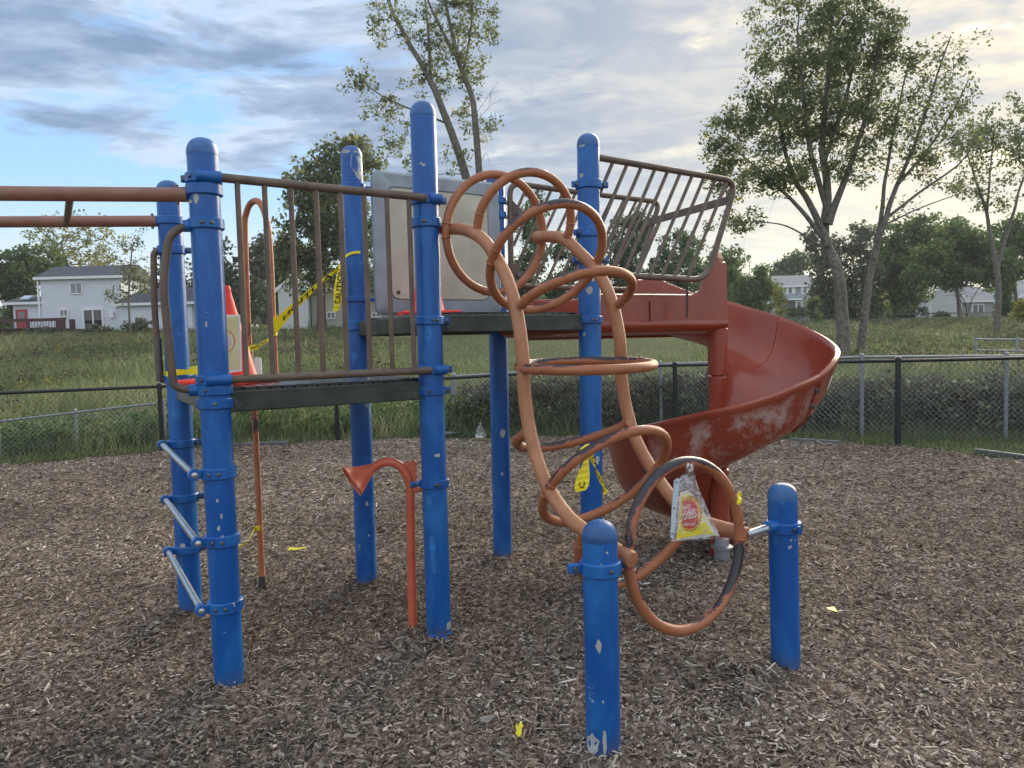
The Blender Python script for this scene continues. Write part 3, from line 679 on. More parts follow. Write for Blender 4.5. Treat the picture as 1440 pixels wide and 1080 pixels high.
# --- arched sliding pole behind the lower deck
FP = empty('arch_pole', (0, 0, 0), 'worn orange arched pole behind the lower deck, patched black below'); FP.parent = PS
fb = gnd(369, 828); FP.location = tuple(fb-world_loc(PS)); far_n = dS
edge_p = pz('P3', 1.4)+(pz('P5', 1.4)-pz('P3', 1.4))*.40
footR = onp(387, 527, edge_p, dS)
pxl = lambda u, v: onp(u, v, (fb+footR)/2, unit(np.cross(unit((footR-fb)*np.array([1, 1, 0])), ZD)))
pts = [fb-ZD*.2, pxl(359, 600), pxl(350, 480), pxl(344.5, 330), pxl(347, 298), pxl(355, 284), pxl(365, 285), pxl(374, 305), pxl(379, 345), pxl(383, 430), footR-ZD*.05]
m = MB(); m.tube(spline(pts, 6), .0195, 12); m.build('bent_tube', POLEM, FP)
m = MB(); m.tube([fb-ZD*.02, fb+ZD*.085], .0215, 12); m.build('base_sleeve', BOLT, FP)

# --- loop climber
LC = empty('loop_climber', (0, 0, 0), 'faded orange arched climber with nine tube loops'); LC.parent = PS
P2b = PB['P2']; LC.location = tuple(P2b+UD*.45+VD*1.2-world_loc(PS))
Lr = [(623, 322), (650, 322.5), (673, 332), (690, 350), (712, 390), (727, 440), (735, 500), (738, 560), (748, 620), (768, 680), (795, 722), (822, 746), (888, 787)]
Rr = [(755, 333), (790, 335), (820, 360), (845, 390), (862, 430), (872, 480), (873, 520), (880, 570), (895, 620), (920, 665), (945, 700), (972, 727), (1049, 752)]
for Lx, u0, u1 in ((Lr, .12, .12), (Rr, .64, .86)):
    p = [onp(*q, P2b+UD*(u0+(u1-u0)*i/(len(Lx)-1)), UD) for i, q in enumerate(Lx)]
    m = MB(); m.tube(spline(p, 6), .031, 16); o = m.build('side_rail', RAILM, LC)
    d = unit(p[-1]-p[-2]); m = MB(); m.lathe(p[-1], d, [(.0335, -.05), (.0335, -.004), (.030, .004), (.012, .007)], 16); m.build('end_cap', RAILM, o)
    if u0 > .5:
        d = unit(p[0]-p[1]); m = MB(); m.lathe(p[0], d, [(.032, -.02), (.032, .004), (.02, .016)], 16); m.build('end_cap', RAILM, o); m = MB(); m.lathe(p[1]*.3+p[0]*.7+np.array([.0, -.028, .01]), (0, -1, .2), [(.010, 0), (.010, .010)], 8); m.build('rail_bolt', BOLT, o)
        right_end = p[-1]
    else: left_end = p[-1]; left_start = p[0]
m = MB(); m.tube([pz('P2', left_start[2]), left_start+UD*.02], .024, 12); m.build('rail_arm', REDI, LC)
RINGS = [  # centre (u, v, z), tilt, twist, radius, arc in degrees (None = whole)
 ((.3883, .0575, 2.1348), 83.0, 2.0, .311, None), ((.3934, .3317, 2.1403), 68.0, -4.5, .267, (-9, 189)), ((.3955, .5154, 1.9511), 51.1, -1.8, .305, None),
 ((.4083, .7023, 1.7267), 26.5, .5, .287, (-4, 184)), ((.4156, .7749, 1.4351), -1.9, 1.0, .312, None), ((.4302, .7051, 1.1360), 203.6, .1, .311, (0, 182)),
 ((.4413, .8762, .9161), -133.3, -2.0, .328, None), ((.4677, 1.0921, .7467), 63.8, 3.1, .349, (-186, -7)), ((.4796, 1.3473, .6987), -86.9, -4.0, .344, None)]
toW = lambda c: UD*c[0]+VD*c[1]+ZD*c[2]
for i, (c, a, b, R_, arc) in enumerate(RINGS):
    a, b = rad(a), rad(b); wv_ = np.array([0, math.cos(a), math.sin(a)]); e1_ = np.array([math.cos(b), 0, 0])+math.sin(b)*np.array([0, -math.sin(a), math.cos(a)])
    cw = P2b+toW(c); e1w, ww = toW(e1_), toW(wv_)
    ang = np.radians(np.linspace(0, 360, 49)[:-1] if arc is None else np.linspace(arc[0], arc[1], 30))
    p = [cw+R_*(math.cos(t)*e1w+math.sin(t)*ww) for t in ang]
    m = MB(); m.tube(p, .0225, 12, closed=arc is None); m.build('climbing_loop', ORNG2 if i == 8 else ORNG, LC, label='largest loop, upright at the foot of the climber, rubbed black along its top' if i == 8 else None)
    # weld beads where the loop meets the two rails
    for base_a, sides in ((0, (1, -1)), (180, (1, -1))):
        for sg in sides:
            t = rad(base_a)+sg*.036/R_
            if arc is not None and not (rad(arc[0]) < t < rad(arc[1]) or rad(arc[0]) < t-2*math.pi < rad(arc[1])): continue
            c_ = cw+R_*(math.cos(t)*e1w+math.sin(t)*ww); rdir = unit(c_-cw); nrm = unit(np.cross(e1w, ww))
            m = MB(); m.tube([c_+.0225*(math.cos(q_)*rdir+math.sin(q_)*nrm) for q_ in np.linspace(0, 2*math.pi, 15)[:-1]], .0048, 6, closed=True); m.build('weld_bead', ORNG, LC)
# bars to the short posts
zb = zpx('B2', 736); s = pz('B2', zb); d = unit(right_end+np.array([0, 0, .012])-s)
m = MB(); m.tube([s+d*.05, right_end], .0185, 12); m.build('cross_bar', CHROME, LC)
m = MB(); m.tube([s, s+d*.125], [.034, .026], 12); m.build('bar_socket', BLUE, POST['B2'])
s = pz('B1', left_end[2]+.02); d = unit(left_end-VD*.05-s)
m = MB(); m.tube([s, left_end-VD*.06], .022, 12); m.build('cross_bar', ORNG, LC)

# --- grey panel behind the upper deck
pn = np.array([dB[1], -dB[0], 0]); pc = pz('P5', 2.)+pn*.06
PN = empty('wind_panel', (0, 0, 0), 'grey moulded panel with a tan inset behind the upper deck'); PN.parent = PS
q = [onp(*s, pc, pn) for s in ((521, 236), (699, 262), (699, 441), (527, 440))]
q[0][2] = q[1][2] = (q[0][2]+q[1][2])/2; q[2][2] = q[3][2] = 1.745
q[3] = np.array([q[0][0], q[0][1], 1.745]); q[2] = np.array([q[1][0], q[1][1], 1.745])
PN.location = tuple((q[2]+q[3])/2-world_loc(PS))
def rounded(qs, r, n=5):
    k = len(qs); out = []
    for i in range(k):
        a, c, b = qs[i-1], qs[i], qs[(i+1) % k]; s, e = c+unit(a-c)*r, c+unit(b-c)*r
        for j in range(n+1):
            t = j/n; out.append((1-t)**2*s+2*t*(1-t)*c+t*t*e)
    return out
o1 = rounded(q, .06); cen = sum(q)/4
def inset(pts, k): return [cen+(p-cen)*k for p in pts]
m = MB(); rings = [[p-pn*.022 for p in inset(o1, .985)], [p-pn*.012 for p in o1], [p+pn*.020 for p in o1], [p+pn*.034 for p in inset(o1, .965)], [p+pn*.034 for p in inset(o1, .80)], [p+pn*.024 for p in inset(o1, .785)]]
k = len(o1); vv = [p for r_ in rings for p in r_]; ff = [tuple(range(k-1, -1, -1)), tuple(range((len(rings)-1)*k, len(rings)*k))]
for i in range(len(rings)-1):
    for j in range(k): ff.append((i*k+j, i*k+(j+1) % k, (i+1)*k+(j+1) % k, (i+1)*k+j))
m.add(vv, ff); m.build('panel_frame', PGREY, PN)
q2 = inset(q, .775); r2 = rounded(q2, .06, 3)
m = MB(); m.prism([p+pn*.026 for p in r2], pn*.008); m.build('panel_inset', PTAN, PN)
for c in q2:
    c = c+(cen-c)*.12; m = MB(); m.lathe(c+pn*.034, pn, [(.014, 0), (.013, .004), (.005, .008)], 10); m.build('panel_bolt', BOLT, PN)

# --- talking tube
TT = empty('talk_tube', (0, 0, 0), 'bright orange talking tube with a cone horn'); TT.parent = PS
tb = gnd(580, 888); TT.location = tuple(tb-world_loc(PS)); tn = np.array([0, -1., 0])
P_ = lambda u, v: onp(u, v, tb, np.array([.0, -1., 0]))
cv = [tb-ZD*.15, P_(578, 760), P_(577, 693), P_(575, 676), P_(567, 660), P_(554, 651), P_(540, 650), P_(526, 657), P_(516, 663)]
m = MB(); m.tube(np.concatenate([[cv[0]], spline(cv[1:], 6)]), .0235, 14); m.build('bent_tube', TALK, TT)
h0 = P_(524, 658); h1 = P_(496, 676); ha = unit(h1-h0+np.array([0, -.05, 0])); hl = np.linalg.norm(h1-h0)
m = MB(); m.lathe(h0-ha*.005, ha, [(.022, 0), (.028, .012), (.050, hl*.5), (.052, hl*.5+.004), (.086, hl), (.090, hl+.002), (.090, hl+.010), (.084, hl+.010), (.048, hl*.5), (.016, .02)], 28); m.build('horn', TALK, TT)
m = MB(); m.prism([P_(566, 652), P_(583, 647), P_(586, 650), P_(585.5, 683), P_(579, 690), P_(575, 672)], np.array([0, .008, 0])); m.build('gusset_plate', TALK, TT)
m = MB(); s = P_(586, 688); e = pz('P2', s[2]); m.tube([P_(578, 690), s], .014, 10); m.lathe(s+np.array([0, -.016, 0]), (0, -1, 0), [(.018, 0), (.018, .006), (.009, .007)], 12); m.tube([s, s*.4+e*.6], .012, 8); m.build('mount_lug', TALK, TT)

# --- slide
SL = empty('spiral_slide', (0, 0, 0), 'red plastic spiral slide scuffed pale on its outer wall'); SL.parent = PS
CX, CY = 1.452, 5.286; SL.location = tuple(np.array([CX, CY, 0])-world_loc(PS))
RIM = [(-34, 1.965), (-15, 1.945), (0, 1.90), (21, 1.827), (46, 1.711), (62, 1.638), (79, 1.554), (95, 1.487), (113, 1.43), (126, 1.385), (145, 1.288), (158, 1.243), (170, 1.19), (186, 1.13), (201, 1.092), (218, 1.035), (230, .992), (245, .945), (270, .86), (300, .70), (325, .46), (345, .28), (360, .215), (380, .17)]
INL = [(-34, .20), (270, .20), (320, .12), (360, .06), (380, .04)]
FLO = [(-34, 1.60), (0, 1.52), (30, 1.40), (62, 1.27), (95, 1.13), (113, 1.055), (146, .915), (165, .845), (191, .735), (230, .57), (270, .42), (300, .29), (330, .185), (360, .11), (380, .085)]
def interp(tab, x): return float(np.interp(x, [t[0] for t in tab], [t[1] for t in tab]))
def cross(zf, zr, ro=.78, il=.20):
    """closed section (radius, z): over the bed and back under the shell"""
    p = [(.066, zf+il), (.080, zf+il*.5), (.12, zf+.01+il*.12), (.22, zf+.008), (.36, zf), (.50, zf+.012), (.585, zf+.045), (.655, zf+.11), (.70, zf+.19), (.726, zf+.27 if zr-zf > .33 else zf+.22), (ro-.036, zr-.02), (ro-.028, zr), (ro-.010, zr+.012), (ro+.010, zr+.004), (ro+.014, zr-.018), (ro+.002, zr-.034)]
    q = [(ro-.012, zr-.07), (.742, zf+.25 if zr-zf > .33 else zf+.2), (.716, zf+.165), (.672, zf+.085), (.598, zf+.018), (.505, zf-.016), (.36, zf-.028), (.22, zf-.02), (.11, zf), (.066, zf+.03)]
    return p+q
def chute_pt(th, r, z):
    a = rad(th)
    if th <= 360: return (CX+r*math.sin(a), CY+r*math.cos(a), z)
    return (CX+(th-360)/20*.27, CY+r, z)
def chute(t0, t1, mt, lab=None):
    n = max(6, int((t1-t0)/4)); m = MB(); k = None; band = []
    ts = np.linspace(t0, t1, n)
    for i, t in enumerate(ts):
        sec = cross(interp(FLO, t), interp(RIM, t), .78, interp(INL, t)); k = len(sec)
        edge = 1 if i in (0, n-1) else 0
        for r, z in sec: m.v.append(chute_pt(t, r, z))
        zf, zr = interp(FLO, t), interp(RIM, t)
        for j, (r, z) in enumerate(sec):
            q = (z-zf)/(zr-zf); wx = np.clip(1-abs(t-184)/58, 0, 1)**.4
            band.append(float((j >= 16)*np.clip(1-abs(q-.58)/.42, 0, 1)**.6*wx))
    m.n = len(m.v)
    for i in range(n-1):
        for j in range(k):
            f = (i*k+j, i*k+(j+1) % k, (i+1)*k+(j+1) % k, (i+1)*k+j); m.f.append(f); m.m.append(0)
    m.f.append(tuple(range(k-1, -1, -1))); m.m.append(0); m.f.append(tuple(range((n-1)*k, n*k))); m.m.append(0)
    o = m.build('chute_section', mt, SL, angle=50, label=lab, origin=(CX, CY, 0))
    a = o.data.attributes.new('band', 'FLOAT', 'POINT'); a.data.foreach_set('value', band)
    return o
chute(-34, 51.6, REDS); chute(52, 143.7, REDS)
fs = chute(144.1, 231.7, REDF, 'slide section facing the camera with pale scuffs')
chute(232.1, 380, REDS)
# flange ribs and bolts at the seams
def seam(t, bolts=True):
    zf, zr = interp(FLO, t), interp(RIM, t); m = MB()
    for dt, w_ in ((.0, .02),):
        sec = [(.792, zr-.03), (.782, zr-.09), (.752, zf+.25), (.726, zf+.165), (.680, zf+.08), (.605, zf+.01), (.51, zf-.024), (.36, zf-.036)]
        m.tube([chute_pt(t, r-.006, z) for r, z in sec], .0075, 6)
    m.build('seam_flange', REDS, SL)
    if bolts:
        for dz in (.09, .19, .29):
            r = .785-(.01 if dz < .15 else .04); p = np.array(chute_pt(t+2.0, r+.004, zr-dz)); d = unit(np.array([math.sin(rad(t)), math.cos(rad(t)), 0]))
            m = MB(); m.lathe(p-d*.004, d, [(.016, 0), (.016, .006), (.008, .008), (.008, .003)], 12); m.build('seam_bolt', BOLT, SL)
seam(51.8); seam(143.9); seam(231.9)
# white worn patch on the outer wall beside the seam
zf_, zr_q = interp(FLO, 118), interp(RIM, 118)
rz = lambda z: float(np.interp(z, [zf_+.085, zf_+.165, zf_+.25, zr_q-.07, zr_q-.034], [.672, .716, .742, .768, .802]))
pp_ = [(117.5, 1.27), (119.5, 1.285), (121.5, 1.26), (121, 1.225), (122, 1.19), (119.5, 1.165), (117, 1.18), (117.8, 1.215), (116.3, 1.235)]
m = MB(); m.prism([chute_pt(t_, rz(z_)+.004, z_) for t_, z_ in pp_], np.array([.0015, 0, 0])); m.build('worn_patch', WHITI, SL, smooth=False)
# centre column in stacked lengths
colz = [(-.12, .625), (.626, 1.28), (1.281, 1.62)]
for a, b in colz:
    m = MB(); m.lathe((CX, CY, a), ZD, [(.058, 0), (.068, .006), (.068, b-a-.012), (.060, b-a-.002)], 24); m.build('column_length', REDS, SL)
m = MB(); m.lathe((CX, CY, 2.03), ZD, [(.050, 0), (.050, .065), (.0505, .067), (.002, .14)], 4); m.build('column_cap', WOODCAP, SL)
m = MB(); m.lathe((CX-.02, CY-.13, -.1), ZD, [(.052, 0), (.052, .185), (.075, .188), (.075, .20), (.05, .205), (.045, .25)], 16); m.build('foot_stub', GALV, SL)
# entry trough: near wall with its tall end, bed, far wall with a hood
tn_ = VD; tp = np.array([CX, CY, 0])+VD*.068
wq = [onp(*s, tp, tn_) for s in [(832, 417), (974, 417.5), (983, 415), (990, 408), (995, 394), (1000, 377), (1004, 372), (1022, 371.5), (1022.5, 459), (832, 462)]]
zb_ = wq[-2][2]; wq[-1][2] = zb_
m = MB(); m.prism(wq, -VD*.05); m.build('near_wall', REDS, SL, angle=30)
# rolled edge along the top of that wall
m = MB(); m.tube([p-VD*.022 for p in wq[:8]], .019, 8); m.build('rolled_edge', REDS, SL)
m = MB(); m.tube([wq[-1]+ZD*.018-VD*.02, wq[-2]+ZD*.018-VD*.02], .034, 12); m.build('rounded_keel', REDS, SL)
m = MB(); p = onp(916, 440, tp+VD*.004, tn_); m.cbox(p, (.012, .024, .16), (VD, UD, ZD), .004); m.build('seam_rib', REDS, SL)
m = MB(); p = onp(941.5, 431.5, tp+VD*.001, tn_)
for j in range(5): m.box(p+ZD*(.022-.011*j), (.004, .062, .005), (VD, UD, ZD))
m.build('raised_lettering', simple('raised red plastic', (.30, .075, .05), .4), SL, smooth=False)
p0 = wq[0]-ZD*wq[0][2]; p1 = wq[7]-ZD*wq[7][2]; wd_ = .70
m = MB(); zf0 = 1.66
prof = [(-.0, zb_), (.03, zb_-.03), (.12, zb_-.045), (.58, zb_-.045), (.68, zb_-.01), (wd_, zb_+.06), (wd_, zb_+.10), (.66, zb_+.03), (.56, zb_-.005), (.12, zb_-.005), (.05, zb_+.02)]
n_ = len(prof); vs_ = [p0-UD*.25-VD*w_+ZD*z for w_, z in prof]+[p1-VD*w_+ZD*z for w_, z in prof]
m.add(vs_, [tuple(range(n_-1, -1, -1)), tuple(range(n_, 2*n_))]+[(i, (i+1) % n_, n_+(i+1) % n_, n_+i) for i in range(n_)]); m.build('trough_bed', REDS, SL)
fp = tp-VD*(wd_+.02); fw_ = [onp(*s, fp, tn_) for s in [(742, 424), (800, 424), (882, 421), (888, 405), (895, 396), (928, 395), (975, 414), (1000, 425)]]
fw_[0] = fw_[0]; bot = [np.array([q_[0], q_[1], 1.56]) for q_ in (fw_[-1], fw_[0])]
m = MB(); m.prism(fw_+bot, -VD*.04); m.build('far_wall', REDS, SL, angle=30)
m = MB(); m.tube([p-VD*.02 for p in fw_], .017, 8); m.build('rolled_edge', REDS, SL)

# --- barred slide guards
def guard(pp, corners, rr, bars, lab, straight_left=None):
    n = VD; g_ = empty('slide_guard', (0, 0, 0), lab); g_.parent = PS
    q = [onp(*c, pp, n) for c in corners]; g_.location = tuple((q[0]+q[2])/2-world_loc(PS))
    m = MB(); m.tube(fillet(q, rr, 8), .0205, 12); m.build('frame_tube', BROWN, g_)
    for a, b in bars:
        m = MB(); m.tube([onp(*a, pp, n), onp(*b, pp, n)], .0115, 8); m.build('baluster', BROWN, g_)
    return g_
npp = pz('P6', 2.3)+VD*.0
topl = lambda u: 221.5+(u-843)*(252-221.5)/(1018-843)
botl = lambda u: 385+(u-843)*(394-385)/(985-843)
nb = []
for tu, bu in ((863, None), (883, None), (903, 837), (922, 858), (940, 876), (957.5, 895), (974.5, 913), (991, 930), (1007, 948), (1023, 966)):
    if bu is None: bu = tu-66
    b = (bu, botl(bu)); a = (tu, topl(tu))
    if bu < 843:
        t = (843-bu)/(tu-bu); b = (843, b[1]+(a[1]-b[1])*t)
    nb.append((a, b))
g1 = guard(npp, [(836, 220.5), (1036, 255), (993, 394), (836, 385)], .13, nb, 'nearer brown barred guard slanting beside the slide entry')
fpp = np.array(tp)-VD*.86; fpp[2] = 2.2
ftop = lambda u: 257+(u-718)*(287-257)/(928-718); fbot = lambda u: 402+(u-718)*(408-402)/(880-718)
fb_ = []
for i in range(11):
    tu = 742+i*17; bu = tu-62; a = (tu, ftop(tu)); b = (bu, fbot(bu))
    if bu < 722:
        t = (722-bu)/(tu-bu); b = (722, b[1]+(a[1]-b[1])*t)
    fb_.append((a, b))
g2 = guard(fpp, [(800, ftop(800)), (717, ftop(717)), (719, 402), (888, 408), (928, 284), (800, ftop(800))], .09, fb_, 'farther brown barred guard with an upright end')
for v in (302, 388):
    c = onp(731, v, fpp+VD*.01, VD); m = MB(); m.prism([c-UD*.06+ZD*.09, c+UD*.05, c-UD*.06-ZD*.09], VD*.01); m.lathe(c+VD*.01-UD*.015, VD, [(.024, 0), (.024, .01), (.011, .014)], 12, 1); m.build('gusset_plate', [BROWN, BOLT], g2)
cb = onp(913, 312, fpp, VD), onp(1026, 281, npp, VD)
d = unit(cb[1]-cb[0]); m = MB(); m.cbox((cb[0]+cb[1])/2, (np.linalg.norm(cb[1]-cb[0]), .012, .055), (d, unit(np.cross(ZD, d)), unit(np.cross(d, unit(np.cross(ZD, d))))), .003); m.build('cross_strap', BROWN, g1)
CH = empty('rusty_chain', onp(966, 400, npp, VD)-world_loc(PS)); CH.parent = PS
for i in range(9):
    c = onp(966, 402+i*5.2, npp, VD); hd = UD if i % 2 else VD
    m = MB(); m.tube([c+hd*.0075*math.cos(t)+ZD*.0155*math.sin(t) for t in np.linspace(0, 2*math.pi, 13)[:-1]], .0035, 6, closed=True); m.build('chain_link', RUST, CH)

# ------------------------------------------------------------------ lettering
def text_mesh(s, size=1., bold=.015):
    """flat triangles of a word: centred, height about size"""
    c = bpy.data.curves.new('lettering', 'FONT'); c.body = s; c.size = size; c.align_x = 'CENTER'; c.align_y = 'CENTER'; c.offset = bold*size; c.resolution_u = 3
    o = bpy.data.objects.new('lettering', c); COL.objects.link(o); dg = bpy.context.evaluated_depsgraph_get()
    me = bpy.data.meshes.new_from_object(o.evaluated_get(dg)); v = [tuple(x.co) for x in me.vertices]; f = [tuple(p.vertices) for p in me.polygons]
    bpy.data.objects.remove(o); bpy.data.curves.remove(c); bpy.data.meshes.remove(me); return v, f
def ribbon(name, path, widths, dirs, mt, parent=None, label=None, words=None, origin=None, th=.0012, sub=6):
    """tape strip along path; dirs = width direction per control point; words = [(text, start, length, height, flip)] in 0..1 along the strip"""
    P = spline(path, sub); W = spline([np.asarray(d, float)*w_ for d, w_ in zip(dirs, widths)], sub)
    T = np.gradient(P, axis=0); Nn = np.cross(T, W); Nn /= np.maximum(np.linalg.norm(Nn, axis=1, keepdims=True), 1e-9)
    m = MB(); k = len(P); vs_ = []
    for i in range(k):
        c = P[i]+Nn[i]*.0; mid = P[i]+Nn[i]*.004*math.sin(i*1.7)
        vs_ += [c-W[i]/2, mid, c+W[i]/2, c+W[i]/2-Nn[i]*th, mid-Nn[i]*th, c-W[i]/2-Nn[i]*th]
    fs_ = [(i*6+j, i*6+(j+1) % 6, (i+1)*6+(j+1) % 6, (i+1)*6+j) for i in range(k-1) for j in range(6)]+[tuple(range(5, -1, -1)), tuple(range((k-1)*6, k*6))]
    m.add(vs_, fs_); o = m.build(name, mt, parent, origin=origin, angle=60, label=label)
    for (s, a, ln, hh, flip) in (words or []):
        tv, tf = text_mesh(s, 1.); xs = [p[0] for p in tv]; x0, x1 = min(xs), max(xs); ys = [p[1] for p in tv]; y0, y1 = min(ys), max(ys); tm = MB(); q = []
        for x, y, z in tv:
            u = a+(x-x0)/(x1-x0)*ln; yy = ((y-y0)/(y1-y0)-.5)*hh
            if flip: u = a+ln-(x-x0)/(x1-x0)*ln; yy = -yy
            f = np.clip(u, 0, 1)*(k-1); i = int(min(f, k-2)); r = f-i
            c = P[i]*(1-r)+P[i+1]*r; ww = W[i]*(1-r)+W[i+1]*r; n_ = Nn[i]*(1-r)+Nn[i+1]*r
            n_ = n_ if np.dot(n_, CAM-c) > 0 else -n_
            q.append(c+ww/max(np.linalg.norm(ww), 1e-6)*yy+n_*.0060)
        tm.add(q, tf); tm.build('lettering', BLACKI, o, smooth=False)
    return o
VIEW = np.array([0, -1., 0])

# ------------------------------------------------------------------ cones on the decks
def cone(base, h, bw, lab, yaw=.5, k=.40):
    t_ = empty('traffic_cone', base, lab, 'traffic cone', 'red traffic cones set on the decks')
    ax = (np.array([math.cos(yaw), math.sin(yaw), 0]), np.array([-math.sin(yaw), math.cos(yaw), 0]), ZD)
    m = MB(); c = np.asarray(base)+ZD*.014
    m.cbox(c, (bw, bw, .026), ax, .008); m.build('base_plate', CONE, t_)
    r0 = bw*k; m = MB(); m.lathe(np.asarray(base)+ZD*.026, ZD, [(r0+.012, 0), (r0, .012), (.036, h-.045), (.034, h-.032), (.034, h-.026), (.029, h-.004), (.022, h-.002)], 28); m.build('cone_body', CONE, t_)
    return t_
zt = ZA+.016
ca = at(321, 538, 3.86); ca = np.array([ca[0], ca[1], zt])
cone(ca, .475, .36, 'red cone on the lower deck with a yellow poster taped to it', rad(-18))
zt2_ = ZB+.016
cbp = at(602, 440, 4.55); cone(np.array([cbp[0], cbp[1], zt2_]), .40, .34, 'red cone on the upper deck hidden behind the tallest post', rad(15), .29)
# poster on the left cone
pc_ = ca+np.array([.03, -.135, .0]); py0 = at(319, 525, pc_[1]+.005)[2]
Yp = ca[1]-.150
pv = [at(314.5, 443, Yp+.075), at(337.5, 442.5, Yp+.075), at(340, 522, Yp), at(317, 525, Yp)]
def sheet(name, q, mt, lab=None, cat=None, th=.002, parent=None):
    n_ = unit(np.cross(q[1]-q[0], q[3]-q[0])); n_ = n_ if np.dot(n_, CAM-q[0]) < 0 else -n_
    m = MB(); m.prism(q, n_*th); o = m.build(name, mt, parent, smooth=False)
    if lab: tag(o, lab, cat)
    return o
def quad_map(q, pts, lift):
    n_ = unit(np.cross(q[1]-q[0], q[3]-q[0])); n_ = n_ if np.dot(n_, CAM-q[0]) > 0 else -n_
    return [(q[0]*(1-s)+q[1]*s)*(1-t)+(q[3]*(1-s)+q[2]*s)*t+n_*lift for s, t in pts]
po = sheet('poster', pv, WPAPER, 'white framed faded yellow poster taped to the left red cone', 'poster')
m = MB(); m.prism(quad_map(pv, [(.06, .03), (.90, .03), (.90, .96), (.06, .96)], .0012), VIEW*.0006); m.build('poster_print', YPAPER, po, smooth=False)
m = MB(); a = np.linspace(-1.5, 1.5, 14)
m.prism(quad_map(pv, [(.05+.36*math.cos(t), .46+.12*math.sin(t)) for t in a], .0024), VIEW*.0005); m.build('poster_print', PINKI, po, smooth=False)
m = MB()
for k_ in range(13):
    t0, t1 = a[k_], a[k_+1]; m.prism(quad_map(pv, [(.05+.55*math.cos(t0), .46+.19*math.sin(t0)), (.05+.60*math.cos(t0), .46+.20*math.sin(t0)), (.05+.60*math.cos(t1), .46+.20*math.sin(t1)), (.05+.55*math.cos(t1), .46+.19*math.sin(t1))], .003), VIEW*.0004)
m.build('poster_print', REDI, po, smooth=False)
cq = [at(357.5, 503, 4.42), at(366.5, 503.5, 4.42), at(368, 530, 4.42), at(359, 530, 4.42)]
zc_ = ZA+.018
for i in (2, 3): cq[i][2] = zc_
o = sheet('white_card', cq, WPAPER, 'small white card standing on the lower deck beside the arched pole', 'card', .012)

# ------------------------------------------------------------------ barricade tape
p5z = zpx('P5', 361); p5 = pz('P5', p5z)
arR = pxl(384, 462); arL = pxl(352, 489)
w_up = unit(np.array([.1, -.15, 1]))
path = [p5+np.array([.05, -.075, .02]), p5+np.array([-.01, -.078, .012]), p5+np.array([-.075, -.03, -.02]), at(472, 380, 4.72), at(440, 407, 4.66), at(412, 433, 4.6), at(391, 455, 4.58), arR+np.array([.0, -.032, .02])]
TP = ribbon('caution_tape', path, [.016, .016, .018, .026, .040, .062, .095, .09], [ZD, ZD, ZD, w_up, w_up, w_up, w_up, ZD], YTAPE, words=[('CAUTION', .40, .40, .030, False)])
tag(TP, 'yellow caution tape stretched from the back post to the arched pole', 'barricade tape')
m = MB(); axw = unit(pxl(381, 430)-footR); m.tube([arR-axw*.045, arR-axw*.02, arR+axw*.01, arR+axw*.04], [.0225, .0235, .0225, .0235], 14); m.build('tape_wrap', YTAPE, TP)
tv, tf = text_mesh('C', .055); cc = arR+np.array([.000, -.0255, -.012]); m = MB(); m.add([cc+np.array([x, 0, y]) for x, y, z in tv], tf); m.build('lettering', BLACKI, TP, smooth=False)
path = [arR+np.array([-.005, -.024, -.06]), at(370, 482, 4.75), at(362, 488, 4.77), arL+np.array([.02, -.01, 0]), arL+np.array([-.015, -.028, -.012])]
ribbon('tape_tail', path, [.024, .024, .028, .036, .04], [ZD]*5, YTAPE, TP, words=[('CAUTION', .12, .7, .018, False)])
path = [at(479, 372, 4.70), at(478.5, 390, 4.685), at(476.5, 412, 4.68), at(474, 428, 4.685), at(472, 438, 4.69)]
xd = np.array([1., .12, 0.05])
ribbon('tape_end', path, [.020, .052, .064, .040, .036], [xd]*5, YTAPE, TP, words=[('CAUTION', .10, .62, .036, True)])
# tape round the back left post
z3 = zpx('P3', 524); c3 = pz('P3', z3)
path = [c3+np.array([-.062, -.035, 0.]), c3+np.array([-.03, -.075, -.004]), c3+np.array([.03, -.078, .004]), c3+np.array([.075, -.05, .004]), c3+np.array([.12, -.10, .012]), c3+np.array([.22, -.20, .02])]
o = ribbon('caution_tape', path, [.034, .03, .034, .028, .045, .05], [ZD]*6, YTAPE); tag(o, 'short yellow tape wrapped around the back left post at deck height', 'barricade tape')
# tape knot on the arched pole foot
z4 = at(364, 741, fb[1])[2]; c4 = np.array([pxl(364.5, 741)[0], pxl(364.5, 741)[1], z4])
path = [c4+np.array([.024, -.014, 0]), c4+np.array([0, -.026, -.004]), c4+np.array([-.024, -.012, -.008]), at(354, 751, 4.66), at(347, 762, 4.60), at(336, 770, 4.55)]
o = ribbon('caution_tape', path, [.03, .03, .03, .045, .05, .03], [ZD, ZD, ZD, np.array([.5, 0, .8]), np.array([.6, 0, .7]), np.array([.5, 0, .7])], YTAPE); tag(o, 'yellow tape knotted low on the arched pole with a loose tail', 'barricade tape')
